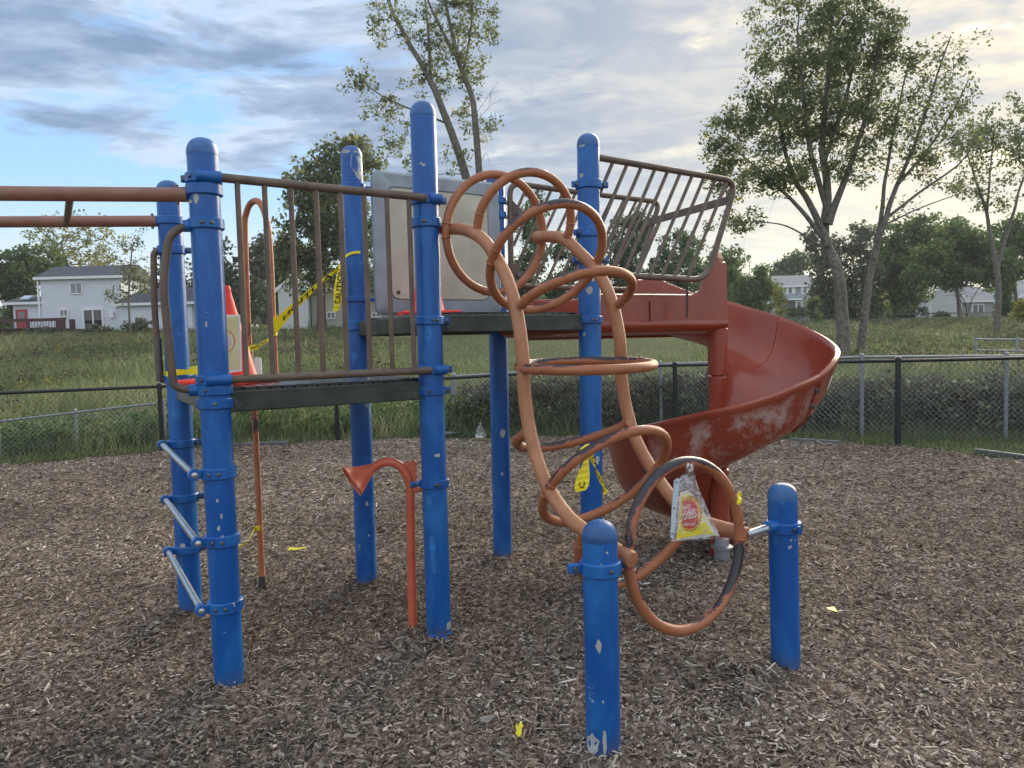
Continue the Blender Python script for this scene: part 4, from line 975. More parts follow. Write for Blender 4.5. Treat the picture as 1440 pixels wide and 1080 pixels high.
# tape bow on the climber loop: knot, flat lobe with a printed C, twisted tail
kc = P2b+UD*.36+VD*1.16; kn = onp(826, 635, P2b+UD*.40+VD*.95, VD)
B0 = empty('caution_tape', kn, 'yellow tape bow hanging from the lower climber loop', 'barricade tape')
dk = unit(onp(840, 626, kn, VD)-kn); e2_ = unit(np.cross(dk, VD))
m = MB(); m.tube([kn-dk*.024, kn-dk*.012, kn, kn+dk*.012, kn+dk*.024], [.026, .031, .029, .031, .026], 12); m.build('tape_wrap', YTAPE, B0)
K = lambda u, v, dv=0.: onp(u, v, kn+VD*(.035+dv), VD)
ribbon('tape_end', [K(826, 640), K(823, 655), K(820, 670), K(818, 684), K(817, 691)], [.012, .034, .058, .062, .040], [np.array([1., .25, .12])]*5, YTAPE, B0)
tv, tf = text_mesh('C', .045); cc = K(818, 682, .012); m = MB(); m.add([cc+UD*y*1.0+ZD*x*1.0 for x, y, z in tv], tf); m.build('lettering', BLACKI, B0, smooth=False)
tw = [(830, 638), (835, 650), (839.5, 662), (844, 674), (848, 685), (852, 694)]
ribbon('tape_tail', [K(*q) for q in tw], [.014, .020, .024, .024, .036, .034], [unit(np.array([math.cos(i*1.1), .4*math.sin(i*1.1), .5])) for i in range(6)], YTAPE, B0, words=[('CAUTION', .08, .7, .018, False)])
# tape band on the big ring
c9, a9, b9 = RINGS[8][0], rad(RINGS[8][1]), rad(RINGS[8][2]); cw9 = P2b+toW(c9)
rn = unit(np.cross(toW([math.cos(b9), -math.sin(a9)*math.sin(b9), math.cos(a9)*math.sin(b9)]), toW([0, math.cos(a9), math.sin(a9)])))
rp = onp(1034, 704, cw9, rn); rt_ = unit(np.cross(rn, rp-cw9))
B1_ = empty('caution_tape', rp, 'yellow tape tied around the right side of the big ring', 'barricade tape')
m = MB(); m.tube([rp-rt_*.012, rp-rt_*.005, rp+rt_*.005, rp+rt_*.012], [.025, .0275, .0275, .025], 12); m.build('tape_wrap', YTAPE, B1_)
rr_ = unit(rp-cw9); s0 = rp+rr_*.03
ribbon('tape_tail', [rp+rr_*.026+rt_*.0, s0+ZD*.022, s0+rr_*.012, s0-ZD*.03, s0-ZD*.055+rr_*.004], [.016, .022, .022, .02, .014], [VIEW+UD*.5, UD, UD, UD, UD], YTAPE, B1_, words=[('CAUT', .3, .6, .016, False)])

# ------------------------------------------------------------------ plastic bag with a folded sign on the big ring
top9 = cw9+unit(np.array([0, 0, 1.])-rn*rn[2])*.344
bp = top9-rn*.0
bn = unit(np.array([.12, -.97, .06])); bp = onp(975, 660, cw9, rn)+VD*.035
Q = lambda u, v, d=0.: onp(u, v, bp+bn*d, bn)
BG = empty('plastic_bag', Q(975, 700), 'clear plastic bag holding a folded yellow closed sign, tied to the big ring', 'plastic bag')
def puffy(name, outline, mt, d, thick, par, nrow=10, amp=.006):
    """bag skin: rows between left and right outline, front bulged and wrinkled, with a back"""
    Lq, Rq = outline; V = []; F_ = []; nc = 9; rs = len(Lq)
    Lq = spline([np.array([*a, 0]) for a in Lq], 3); Rq = spline([np.array([*a, 0]) for a in Rq], 3); k = len(Lq)
    for side in (1, -1):
        for i in range(k):
            for j in range(nc):
                t = j/(nc-1); u = Lq[i][0]*(1-t)+Rq[i][0]*t; v = Lq[i][1]*(1-t)+Rq[i][1]*t
                bl = thick*math.sin(math.pi*t)*side*(math.sin(math.pi*(i+.6)/(k+.2)))**.6
                wr = amp*mnoise.noise(Vector((u*.16+3, v*.09, side*4.)))*(math.sin(math.pi*t)**.5)
                V.append(Q(u, v, d+bl+wr))
    for s in (0, 1):
        o = s*k*nc
        for i in range(k-1):
            for j in range(nc-1):
                f = (o+i*nc+j, o+i*nc+j+1, o+(i+1)*nc+j+1, o+(i+1)*nc+j); F_.append(f if s == 0 else f[::-1])
    m = MB(); m.add(V, F_); return m.build(name, mt, par, angle=180)
puffy('bag_skin', ([(966, 657), (964, 664), (956, 672), (950, 690), (947, 720), (945, 745), (944, 761)], [(974, 657), (977, 668), (984, 690), (994, 713), (1002, 732), (1010, 748), (1013, 757)]), BAG, .012, .020, BG, amp=.016)
m = MB(); m.tube([Q(968, 652, .02), Q(966, 658, .025), Q(969, 664, .02), Q(974, 658, .024), Q(972, 652, .02)], .008, 8); m.build('bag_knot', BAG, BG)
sg = MB(); sp = [(957, 693), (966, 690), (975, 696), (986, 712), (993, 727), (999, 738), (1010, 753), (985, 756), (951, 760)]
sg.prism([Q(u, v, .010) for u, v in sp], -bn*.004); sg.build('sign_sheet', WHITI, BG, smooth=False)
ye = [(959.5, 697), (967, 695), (974, 700), (983, 712), (990.5, 727), (995, 739), (1005, 752), (992, 751), (978, 753), (952, 758)]
m = MB(); m.prism([Q(u, v, .0135) for u, v in ye], -bn*.002); m.build('sign_print', YTAPE, BG, smooth=False)
def oval(cu, cv, ru, rv, a0=0, a1=360, n_=26): return [(cu+ru*math.cos(rad(a)), cv+rv*math.sin(rad(a))) for a in np.linspace(a0, a1, n_)]
clipL = lambda pts, x: [(max(u, x-(v-700)*.03), v) for u, v in pts]
m = MB(); m.prism([Q(u, v, .0152) for u, v in clipL(oval(970, 722, 16.5, 25)[:-1], 959.5)], -bn*.001); m.build('sign_print', ORI, BG, smooth=False)
m = MB(); ring_o = oval(970, 722, 16.6, 25.2, -88, 110, 20); ring_i = oval(970, 722, 15.9, 24.5, -88, 110, 20)
for i in range(19): m.add([Q(*ring_o[i], .0166), Q(*ring_o[i+1], .0166), Q(*ring_i[i+1], .0166), Q(*ring_i[i], .0166)], [(0, 1, 2, 3)])
m.build('sign_print', BLACKI, BG, smooth=False)
m = MB(); m.prism([Q(u, v, .0168) for u, v in clipL([(960, 712), (961, 706), (966, 703), (973, 704), (979, 709), (981.5, 718), (981, 728), (982, 735), (978, 741), (970, 744), (962, 742), (959, 735)], 959.3)], -bn*.001); m.build('sign_print', REDI, BG, smooth=False)
def word(s, cu, cv, wpx, hpx, rot=0., arch=0.):
    tv, tf = text_mesh(s, 1., .02); xs = [p[0] for p in tv]; ys = [p[1] for p in tv]; q = []
    for x, y, z in tv:
        a = ((x-min(xs))/(max(xs)-min(xs))-.5)*wpx; b = ((y-min(ys))/(max(ys)-min(ys))-.5)*hpx; b += -arch*(a/(wpx*.5))**2
        u = cu+a*math.cos(rot)+b*math.sin(rot)*-1*-1; v = cv+a*math.sin(rot)-b*math.cos(rot); q.append(Q(u, v, .0182))
    m = MB(); m.add(q, tf); m.build('lettering', WHITI, BG, smooth=False)
word('S IT', 966.5, 713, 12, 5, rad(-22)); word('OSED', 969.5, 725, 20, 9.5, rad(-13)); word('KEEP OUT', 970, 737, 17, 4, rad(-3))
sp_ = [Q(948, 676, .018), Q(953, 672, .018), Q(956, 674, .018), Q(951, 720, .018), Q(947, 758, .018), Q(943, 756, .018), Q(945, 715, .018)]
m = MB(); m.prism(sp_, -bn*.005)
m.build('binding_strip', BINDER, BG, smooth=False)
for v_, u_ in ((678, 951), (715, 948), (751, 945.5)): m = MB(); m.lathe(Q(u_, v_, .018), bn, [(.0035, 0), (.0035, .0012)], 8); m.build('punched_hole', BLACKI, BG)

# ------------------------------------------------------------------ litter on the mulch
def scrap(u, v, pts, mt, lab, cat, h=.012, parent=None):
    c = gnd(u, v); c[2] = float(bed_z(c[0], c[1]))+.020; m = MB(); q = [c+np.array([x, y, h*math.sin(3*x/.03+y*40)+h]) for x, y in pts]
    m.prism(q, ZD*.002); o = m.build('litter_scrap', mt, None, smooth=False); return tag(o, lab, cat)
scrap(730, 1030, [(-.006, -.03), (.010, -.03), (.012, -.01), (.018, .0), (.010, .012), (.012, .028), (.005, .034), (.002, .016), (-.006, .018), (-.008, .036), (-.013, .03), (-.010, .008), (-.015, .0), (-.008, -.012)], YTAPE, 'small bright yellow scrap on the mulch nearest the camera', 'scrap', .016)
scrap(1175, 865, [(-.045, -.02), (0, -.024), (.002, .02), (-.043, .018)], YTAPE, 'yellow paper scrap on the mulch right of the short post', 'scrap', .008)
scrap(1186, 866, [(-.03, -.012), (.03, -.018), (.036, .01), (-.02, .02)], WPAPER, 'white paper scrap touching the yellow scrap on the right', 'scrap', .008)
scrap(418, 779, [(-.07, -.012), (.0, -.02), (.075, -.008), (.07, .008), (0, .004), (-.06, .012)], YTAPE, 'flat yellow tape scrap on the mulch beside the arched pole', 'scrap', .010)
scrap(909, 826, [(-.025, -.012), (.02, -.016), (.024, .012), (-.018, .016)], WPAPER, 'tiny white paper scrap on the mulch inside the big ring', 'scrap', .006)
scrap(686, 1012, [(-.035, -.02), (.0, -.03), (.03, .01), (.04, .03), (-.01, .02)], EDGEM, 'translucent blue plastic scrap near the bottom of the picture', 'scrap', .008)
c = gnd(676, 612); m = MB()
m.lathe(c+np.array([0, -.15, -.01]), ZD, [(.15, 0), (.13, .04), (.09, .10), (.05, .17), (.02, .21), (.03, .25)], 12)
for i, p in enumerate(m.v): m.v[i] = (p[0]+.03*mnoise.noise(Vector(p)*6), p[1], p[2]+.02*mnoise.noise(Vector(p)*9+Vector((5, 0, 0))))
o = m.build('litter_bag', BAG); tag(o, 'crumpled clear plastic bag lying at the foot of the back fence', 'plastic bag')
scrap(678, 618, [(-.16, -.04), (.12, -.06), (.16, .03), (-.12, .06)], YTAPE, 'yellow crumpled scrap beneath the plastic bag by the back fence', 'scrap', .02)
scrap(640, 613, [(-.3, -.05), (.1, -.07), (.3, .0), (.2, .06), (-.2, .07)], GALV, 'grey plastic scrap lying along the back fence', 'scrap', .03)

# ------------------------------------------------------------------ fences
def seg_len(line): return [np.linalg.norm(np.array(line[i+1])-np.array(line[i])) for i in range(len(line)-1)]
def along(line, s):
    for i, l in enumerate(seg_len(line)):
        if s <= l or i == len(line)-2: t = s/l; return np.array(line[i])*(1-t)+np.array(line[i+1])*t
        s -= l
def chain_link(par, line, zb_, zt_, p=.040, r=.0021, mt=None, name='chain_link_mesh'):
    tot = sum(seg_len(line)); n = int(tot/(2*p)); V = []; Fc = []
    ss = np.concatenate([[0], np.cumsum(seg_len(line))]); xs = [q[0] for q in line]; ys = [q[1] for q in line]
    vb = []
    for i in range(n):
        h = zt_((i+.5)*2*p)-zb_((i+.5)*2*p); k = max(4, int(h/p)); j = np.arange(k+1)
        s = np.clip((2*i+(j % 2)+.02*(1-2*(j % 2)))*p, 0, tot); x = np.interp(s, ss, xs); y = np.interp(s, ss, ys)
        z = zb_((i+.5)*2*p)+j/k*h; P = np.stack([x, y, z], 1); vb.append(P)
        s2 = np.clip((2*i+2-(j % 2)-.02*(1-2*(j % 2)))*p, 0, tot); vb.append(np.stack([np.interp(s2, ss, xs), np.interp(s2, ss, ys)+.003, z], 1))
    off = 0; VV = []; FF = []
    for P in vb:
        k = len(P); d = np.diff(P, axis=0); d /= np.linalg.norm(d, axis=1, keepdims=True)
        t = np.vstack([d[:1], d]); a = np.cross(t, np.array([0, 1., 0])); a /= np.linalg.norm(a, axis=1, keepdims=True); a[:, :] = [1., 0, 0]
        c3 = [(1., 0), (-.5, .87), (-.5, -.87)]
        ring_ = np.stack([P+r*np.array([cx_, cy_, 0]) for cx_, cy_ in c3], 1).reshape(-1, 3); VV.append(ring_)
        i = np.arange(k-1)[:, None]*3+off
        for q in range(3): FF.append(np.concatenate([i+q, i+(q+1) % 3, i+3+(q+1) % 3, i+3+q], 1))
        off += k*3
    o = big_mesh(name, np.concatenate(VV), np.concatenate(FF), mt, par, k=4, o=world_loc(par)); o['kind'] = 'stuff'; return o
def fence(name, lab, line, zb_, zt_, posts, mt, mesh_mt, rail_r, post_r, p=.040, wire=.0027, group=None, rail_drop=.0, post_extra=.02):
    f = empty(name, (*line[len(line)//2], 0), lab, 'fence', group); tot = sum(seg_len(line))
    st = np.linspace(0, tot, max(2, int(tot/.5)))
    m = MB(); m.tube([np.array([*along(line, s), zt_(s)]) for s in st], rail_r, 8); m.build('top_rail', mt, f)
    for s in posts:
        q = along(line, s); b = np.array([*q, zb_(s)]); t = np.array([*q, zt_(s)+post_extra])
        m = MB(); m.lathe(b-ZD*.2, ZD, [(post_r, 0), (post_r, t[2]-b[2]+.2), (post_r*1.12, t[2]-b[2]+.2), (post_r*1.1, t[2]-b[2]+.22), (post_r*.4, t[2]-b[2]+.24)], 12); o = m.build('fence_post', mt, f)
    chain_link(f, line, zb_, lambda s: zt_(s)-.01, p, wire, mesh_mt)
    return f
tots = np.concatenate([[0], np.cumsum(seg_len(BLACK_LINE))])
# top height from the picture rows of the rail
rows = [(-330, 568), (0, 553), (250, 542.5), (473, 536), (626, 532.5), (760, 524), (900, 515), (1120, 509.5), (1262, 507.5)]
hts = [at(u, v, FL[i][1])[2] for i, (u, v) in enumerate(rows)]; hts += [hts[-1]+.02, hts[-1]+.02]
ztf = lambda s: float(np.interp(s, tots, hts)); zbf = lambda s: .0
def s_at(u):
    """distance along the black fence at picture column u"""
    best = min(np.linspace(0, tots[-1], 1500), key=lambda s: abs(720+F*np.dot(np.array([*along(BLACK_LINE, s), .6])-CAM, RT)/np.dot(np.array([*along(BLACK_LINE, s), .6])-CAM, FW)-u)); return best
ps = [s_at(u) for u in (-120, 226, 473, 704, 950, 1262)]; ps += [ps[-1]+2.6, ps[-1]+5.2]
MESHB = simple('black coated wire', (.030, .034, .038), .45, .2, 5); MESHL = simple('pale galvanised wire', (.42, .45, .47), .45, .15, 5, .4); MESHG = simple('galvanised wire', (.44, .47, .49), .42, .15, 5, .55)
fence('chain_link_fence', 'black chain link fence curving around the back of the mulch', BLACK_LINE, zbf, ztf, ps, BLACKV, MESHB, .024, .037)
# low galvanised fence behind on the left
GLn = [at(-260, 640, 10.75)[:2]+np.array([0, .0]), at(0, 640, 11.15)[:2], at(109, 640, 11.75)[:2], at(234, 640, 12.4)[:2]]
gts = np.concatenate([[0], np.cumsum(seg_len(GLn))]); gh = [at(-260, 622, 10.75)[2], at(0, 593, 11.15)[2], at(109, 580, 11.75)[2], at(234, 566, 12.4)[2]]
fence('chain_link_fence', 'low galvanised chain link fence behind the black fence at left', GLn, lambda s: -.02, lambda s: float(np.interp(s, gts, gh)), [.0, gts[1], gts[2], gts[3]], GALV, MESHL, .018, .022, .036, .0022)
# galvanised fence behind on the right
GR = [at(640, 600, 13.4)[:2], at(930, 600, 12.9)[:2], at(1212, 600, 11.2)[:2], at(1540, 600, 10.4)[:2], at(1900, 600, 9.6)[:2]]
grs = np.concatenate([[0], np.cumsum(seg_len(GR))]); zr_ = at(1212, 502, 11.2)[2]
ghr = [at(640, 529, 13.4)[2], at(930, 512, 12.9)[2], zr_, zr_-.03, zr_-.03]
fence('chain_link_fence', 'tall galvanised chain link fence behind the black fence at right', GR, lambda s: .0, lambda s: float(np.interp(s, grs, ghr)), [0, grs[1], grs[2], (grs[2]+grs[3])/2+.4, grs[3]+.6], GALV, MESHG, .020, .029, .040, .0020)
# plastic edging visible along the bed
def edging(pxs, lab):
    p = [gnd(*q) for q in pxs]; m = MB(); q = []
    for i in range(len(p)-1):
        d = unit(p[i+1]-p[i]); m.cbox((p[i]+p[i+1])/2+ZD*.005, (np.linalg.norm(p[i+1]-p[i])-.01, .07, .09), (d, unit(np.cross(ZD, d)), ZD), .012)
    o = m.build('bed_edging', EDGEM); tag(o, lab, 'edging')
edging([(1372, 636), (1410, 641), (1450, 646.5), (1500, 655)], 'grey plastic bed edging exposed at the right of the mulch')
edging([(1112, 620.5), (1150, 622.5), (1182, 625)], 'pale bed edging beside the slide below the galvanised fence post')
edging([(320, 628), (370, 626), (405, 624)], 'dark bed edging exposed under the lower deck at the back fence')
# distant split rail fence and grey gate panel
sr = empty('split_rail_fence', at(1250, 450, 88), 'weathered split rail fence along the far edge of the meadow', 'fence')
WOODG = simple('grey weathered rail', (.20, .18, .15), .85, .25, 4)
ups = [(1075+46*i) for i in range(11)]
pts_ = []
for u in ups:
    p = at(u, 460, 88); p[2] = tz(p[0], p[1]); pts_.append(p)
for i, p in enumerate(pts_):
    m = MB(); m.cbox(p+ZD*.55, (1.2, .18, .18), (ZD, np.array([1., 0, 0]), np.array([0, 1., 0])), .02); m.build('fence_post', WOODG, sr)
    if i < len(pts_)-1:
        for h in (.45, .95): m = MB(); d = unit(pts_[i+1]-p); m.cbox((p+pts_[i+1])/2+ZD*h, (np.linalg.norm(pts_[i+1]-p), .08, .14), (d, unit(np.cross(ZD, d)), ZD), .02); m.build('fence_rail', WOODG, sr)
gp_ = empty('pipe_gate', at(1405, 500, 24), 'grey pipe gate panel standing in the meadow at far right', 'gate')
ga, gb_ = at(1372, 490, 24), at(1490, 488, 23); zt_a, zt_b = at(1372, 477, 24)[2], at(1490, 478, 23)[2]
m = MB()
for p, z in ((ga, zt_a), (gb_, zt_b), ((ga+gb_)/2, (zt_a+zt_b)/2)):
    mm = MB(); g0 = tz(p[0], p[1]); mm.tube([np.array([p[0], p[1], g0-.2]), np.array([p[0], p[1], z+.06])], .04, 10); mm.build('gate_post', GALV, gp_)
for fz in (0, .35, .7):
    mm = MB(); mm.tube([np.array([ga[0], ga[1], zt_a-fz]), np.array([gb_[0], gb_[1], zt_b-fz])], .03, 8); mm.build('gate_rail', GALV, gp_)

# ------------------------------------------------------------------ trees
def leaves_mesh(name, cen, spread, per, size, mt, par, flat=.0):
    n = len(cen)*per; c = np.repeat(cen, per, 0); sp = np.repeat(spread, per)
    d = RNG.normal(0, 1, (n, 3)); d /= np.linalg.norm(d, axis=1, keepdims=True); rr = RNG.random(n)**.45
    P = c+d*(rr*sp)[:, None]*np.array([1, 1, .8])
    a = RNG.normal(0, 1, (n, 3)); a /= np.linalg.norm(a, axis=1, keepdims=True); b = RNG.normal(0, 1, (n, 3)); b -= a*(a*b).sum(1, keepdims=True); b /= np.linalg.norm(b, axis=1, keepdims=True)
    s = size*np.clip(RNG.lognormal(-.05, .32, n), .4, 1.8)[:, None]
    V = np.stack([P-a*s*.5, P+b*s*.36, P+a*s*.5, P-b*s*.36], 1).reshape(-1, 3)
    f = np.arange(n*4).reshape(-1, 4)
    ct = RNG.normal(0, .13, len(cen)); tn_2 = np.clip(RNG.beta(2, 2.4, n)+np.repeat(ct, per), 0, 1)
    return big_mesh(name, V, f, mt, par, attr=np.repeat(tn_2, 4), k=4, o=world_loc(par))
def tree(name, label, Yd, stems, lobes, leaf, lsize, per, crad, bark=None, group=None, cat='tree', bare=(), twig=.010, base_z=None, lift=.35):
    sc = Yd/F; bark = bark or BARK
    b0 = at(*stems[0][0][0], Yd); gz = tz(b0[0], b0[1]) if base_z is None else base_z
    root = empty(name, (b0[0], b0[1], gz), label, cat, group)
    nodes = []; par_ = []; rad_ = []; pathlen = []
    m = MB()
    for pts, r0, r1 in stems:
        q = [at(*p, Yd) for p in pts]; q = [p+np.array([0, RNG.normal(0, .25)*min(1, i/3)*Yd/30, 0]) for i, p in enumerate(q)]
        if abs(q[0][2]-gz) < 1.2 or base_z is not None: q[0][2] = gz-.25
        sp = spline(q, 6); k = len(sp); rr = np.linspace(r0, r1, k)**1.0
        if r0 > .1: rr[:4] *= np.array([1.35, 1.2, 1.1, 1.03])[:min(4, k)]
        wob = np.array([[mnoise.noise(Vector((i*.35, r0*9, 2.))), mnoise.noise(Vector((i*.35, 7., r0*9))), 0] for i in range(k)]); sp = sp+wob*r0*.22
        m.tube(sp, rr, 10)
        for i in range(k):
            nodes.append(sp[i]); rad_.append(rr[i]); pathlen.append(i/k*2.)
    ns = len(nodes); nodes = list(nodes)
    C_ = []; S_ = []
    for lobe in lobes:
        u, v, rx, ry, n = lobe[:5]; c = at(u, v, Yd)+np.array([0, RNG.normal(0, .15)*rx*sc, 0])
        for _ in range(n):
            d = RNG.normal(0, 1, 3); d /= np.linalg.norm(d); r = RNG.random()**.5
            C_.append(c+d*np.array([rx*sc, .5*(rx+ry)*sc, ry*sc])*r); S_.append(crad*RNG.uniform(.65, 1.35))
    C_ = np.array(C_); S_ = np.array(S_); stem = np.array(nodes)
    order = np.argsort([np.min(np.linalg.norm(stem-c, axis=1)) for c in C_])
    NP = np.array(nodes); NR = np.array(rad_); parent = -np.ones(len(C_), int); isn = []
    pos = list(NP); depthp = [0.]*ns
    childs = {}
    for o_ in order:
        c = C_[o_]; A = np.array(pos); dist = np.linalg.norm(A-c, axis=1)
        cost = dist+.28*np.array(depthp)+np.maximum(0, A[:, 2]-c[2]+lift*dist*0)*.55
        j = int(np.argmin(cost)); parent[o_] = j; pos.append(c); depthp.append(depthp[j]+dist[j]); isn.append(o_)
    # descendant counts
    cnt = np.ones(len(pos)); 
    for t in range(len(pos)-1, ns-1, -1):
        j = parent[isn[t-ns]]
        if j >= ns: cnt[j] += cnt[t]
    for t in range(ns, len(pos)):
        j = parent[isn[t-ns]]; a, b = pos[j], pos[t]; ln = np.linalg.norm(b-a)
        r_b = twig*cnt[t]**.5; r_a = min(r_b*1.25+.003, rad_[j]*.8 if j < ns else twig*cnt[j]**.5)
        mid = (a+b)/2+np.array([RNG.normal(0, .07), RNG.normal(0, .07), -.06+RNG.normal(0, .05)])*ln
        m.tube([a, mid, b], [r_a, (r_a+r_b)/2, r_b], 5, caps=False)
        for _ in range(2):
            e = b+RNG.normal(0, 1, 3)*S_[isn[t-ns]]*.6; m.tube([b, (b+e)/2+RNG.normal(0, .08, 3)*S_[isn[t-ns]], e], [r_b*.8, twig*.6, twig*.4], 3, caps=False)
    for pts in bare:
        q = [at(*p, Yd) for p in pts]; m.tube(spline(q, 3), np.linspace(twig*2.2, twig*.7, (len(q)-1)*3+1), 5)
    m.build('trunk', bark, root, angle=80, origin=world_loc(root))
    leaves_mesh('crown', C_, S_, per, lsize, leaf, root)
    return root

# big twin cottonwoods at right
tree('cottonwood_tree', 'large grey trunked tree with full leafy crown rising behind the slide', 26,
     [([(1187, 499), (1184, 440), (1174, 380), (1166, 330), (1163, 270), (1159, 210), (1158, 150), (1164, 80), (1170, 0)], .235, .03),
      ([(1165, 345), (1140, 290), (1118, 245), (1100, 190), (1088, 120)], .13, .03), ([(1164, 315), (1190, 240), (1212, 180), (1226, 110), (1234, 40)], .12, .03),
      ([(1158, 335), (1118, 290), (1075, 248), (1020, 200)], .09, .02), ([(1162, 290), (1138, 210), (1126, 130), (1122, 40)], .10, .03), ([(1160, 225), (1184, 150), (1198, 80), (1204, 10)], .08, .02), ([(1160, 350), (1105, 318), (1050, 312)], .04, .012)],
     [(1120, 120, 78, 95, 90), (1185, 70, 75, 85, 95), (1165, 180, 100, 70, 70), (1060, 160, 55, 75, 52), (1055, 245, 60, 36, 32), (1235, 60, 45, 60, 34), (1210, 165, 45, 60, 30), (1150, 20, 95, 45, 52), (1012, 200, 30, 55, 18), (1100, 250, 60, 28, 20), (1190, 240, 60, 30, 12), (1040, 308, 60, 14, 11), (1010, 250, 26, 28, 7)],
     LEAF_A, .100, 68, .40, twig=.0055)
tree('cottonwood_tree', 'leaning grey tree with a sparse thin crown beside the large leafy tree', 26.4,
     [([(1209, 497), (1216, 440), (1229, 370), (1240, 315), (1262, 262), (1288, 200), (1316, 120), (1338, 50)], .15, .02),
      ([(1230, 365), (1240, 300), (1246, 240), (1262, 160), (1284, 80)], .09, .02), ([(1243, 310), (1290, 272), (1345, 230), (1385, 175)], .06, .012), ([(1264, 258), (1310, 205), (1345, 150), (1362, 110)], .06, .012), ([(1244, 316), (1300, 290), (1380, 262)], .035, .01)],
     [(1310, 150, 60, 75, 44), (1335, 100, 40, 65, 22), (1280, 90, 40, 70, 30), (1345, 200, 45, 40, 22), (1262, 205, 40, 50, 24), (1300, 235, 40, 30, 14), (1355, 262, 34, 16, 7), (1270, 285, 30, 20, 5)],
     LEAF_A, .10, 32, .42, twig=.005)
# sparse tree above the panel
tree('cottonwood_tree', 'tall sparse tree with two stems rising above the grey panel', 34,
     [([(690, 455), (672, 350), (654, 245), (632, 180), (608, 120), (575, 60), (545, 0), (520, -60)], .26, .05), ([(692, 455), (684, 350), (674, 245), (666, 150), (646, 90), (630, 20), (618, -50)], .22, .05),
      ([(606, 120), (602, 50), (596, -20)], .09, .03), ([(625, 172), (570, 150), (530, 130), (495, 105)], .05, .015), ([(640, 78), (610, 20), (590, -30)], .08, .03), ([(650, 110), (662, 40), (665, -30)], .07, .02)],
     [(505, 110, 28, 26, 16), (540, 155, 35, 28, 18), (560, 200, 26, 38, 14), (545, 30, 52, 38, 30), (600, 55, 35, 50, 28), (650, 50, 42, 60, 54), (655, 110, 38, 30, 22), (600, 120, 40, 26, 16), (640, 0, 60, 34, 30), (690, 182, 24, 20, 9), (650, 170, 20, 30, 10), (640, 225, 24, 22, 8), (585, 225, 34, 20, 6), (692, 20, 10, 60, 12)],
     LEAF_A, .125, 28, .36, twig=.006, bare=[[(666, 165), (690, 130), (700, 115)], [(690, 130), (704, 128)], [(668, 175), (688, 150), (706, 140)], [(676, 230), (684, 215), (690, 240)], [(690, 130), (688, 155)]])
# thin pale trees at far right
tree('slender_tree', 'slender pale trunked tree forking low at the far right edge', 40,
     [([(1402, 468), (1402, 400), (1396, 345), (1388, 300), (1372, 250), (1365, 210)], .17, .03), ([(1400, 385), (1412, 340), (1422, 300), (1436, 255), (1444, 220)], .12, .03), ([(1388, 300), (1392, 240), (1400, 180)], .07, .02)],
     [(1365, 235, 32, 55, 30), (1400, 190, 40, 45, 34), (1430, 225, 35, 60, 34), (1385, 285, 35, 22, 12), (1440, 170, 30, 50, 18), (1350, 190, 22, 40, 12)], LEAF_A, .15, 30, .45, twig=.007)
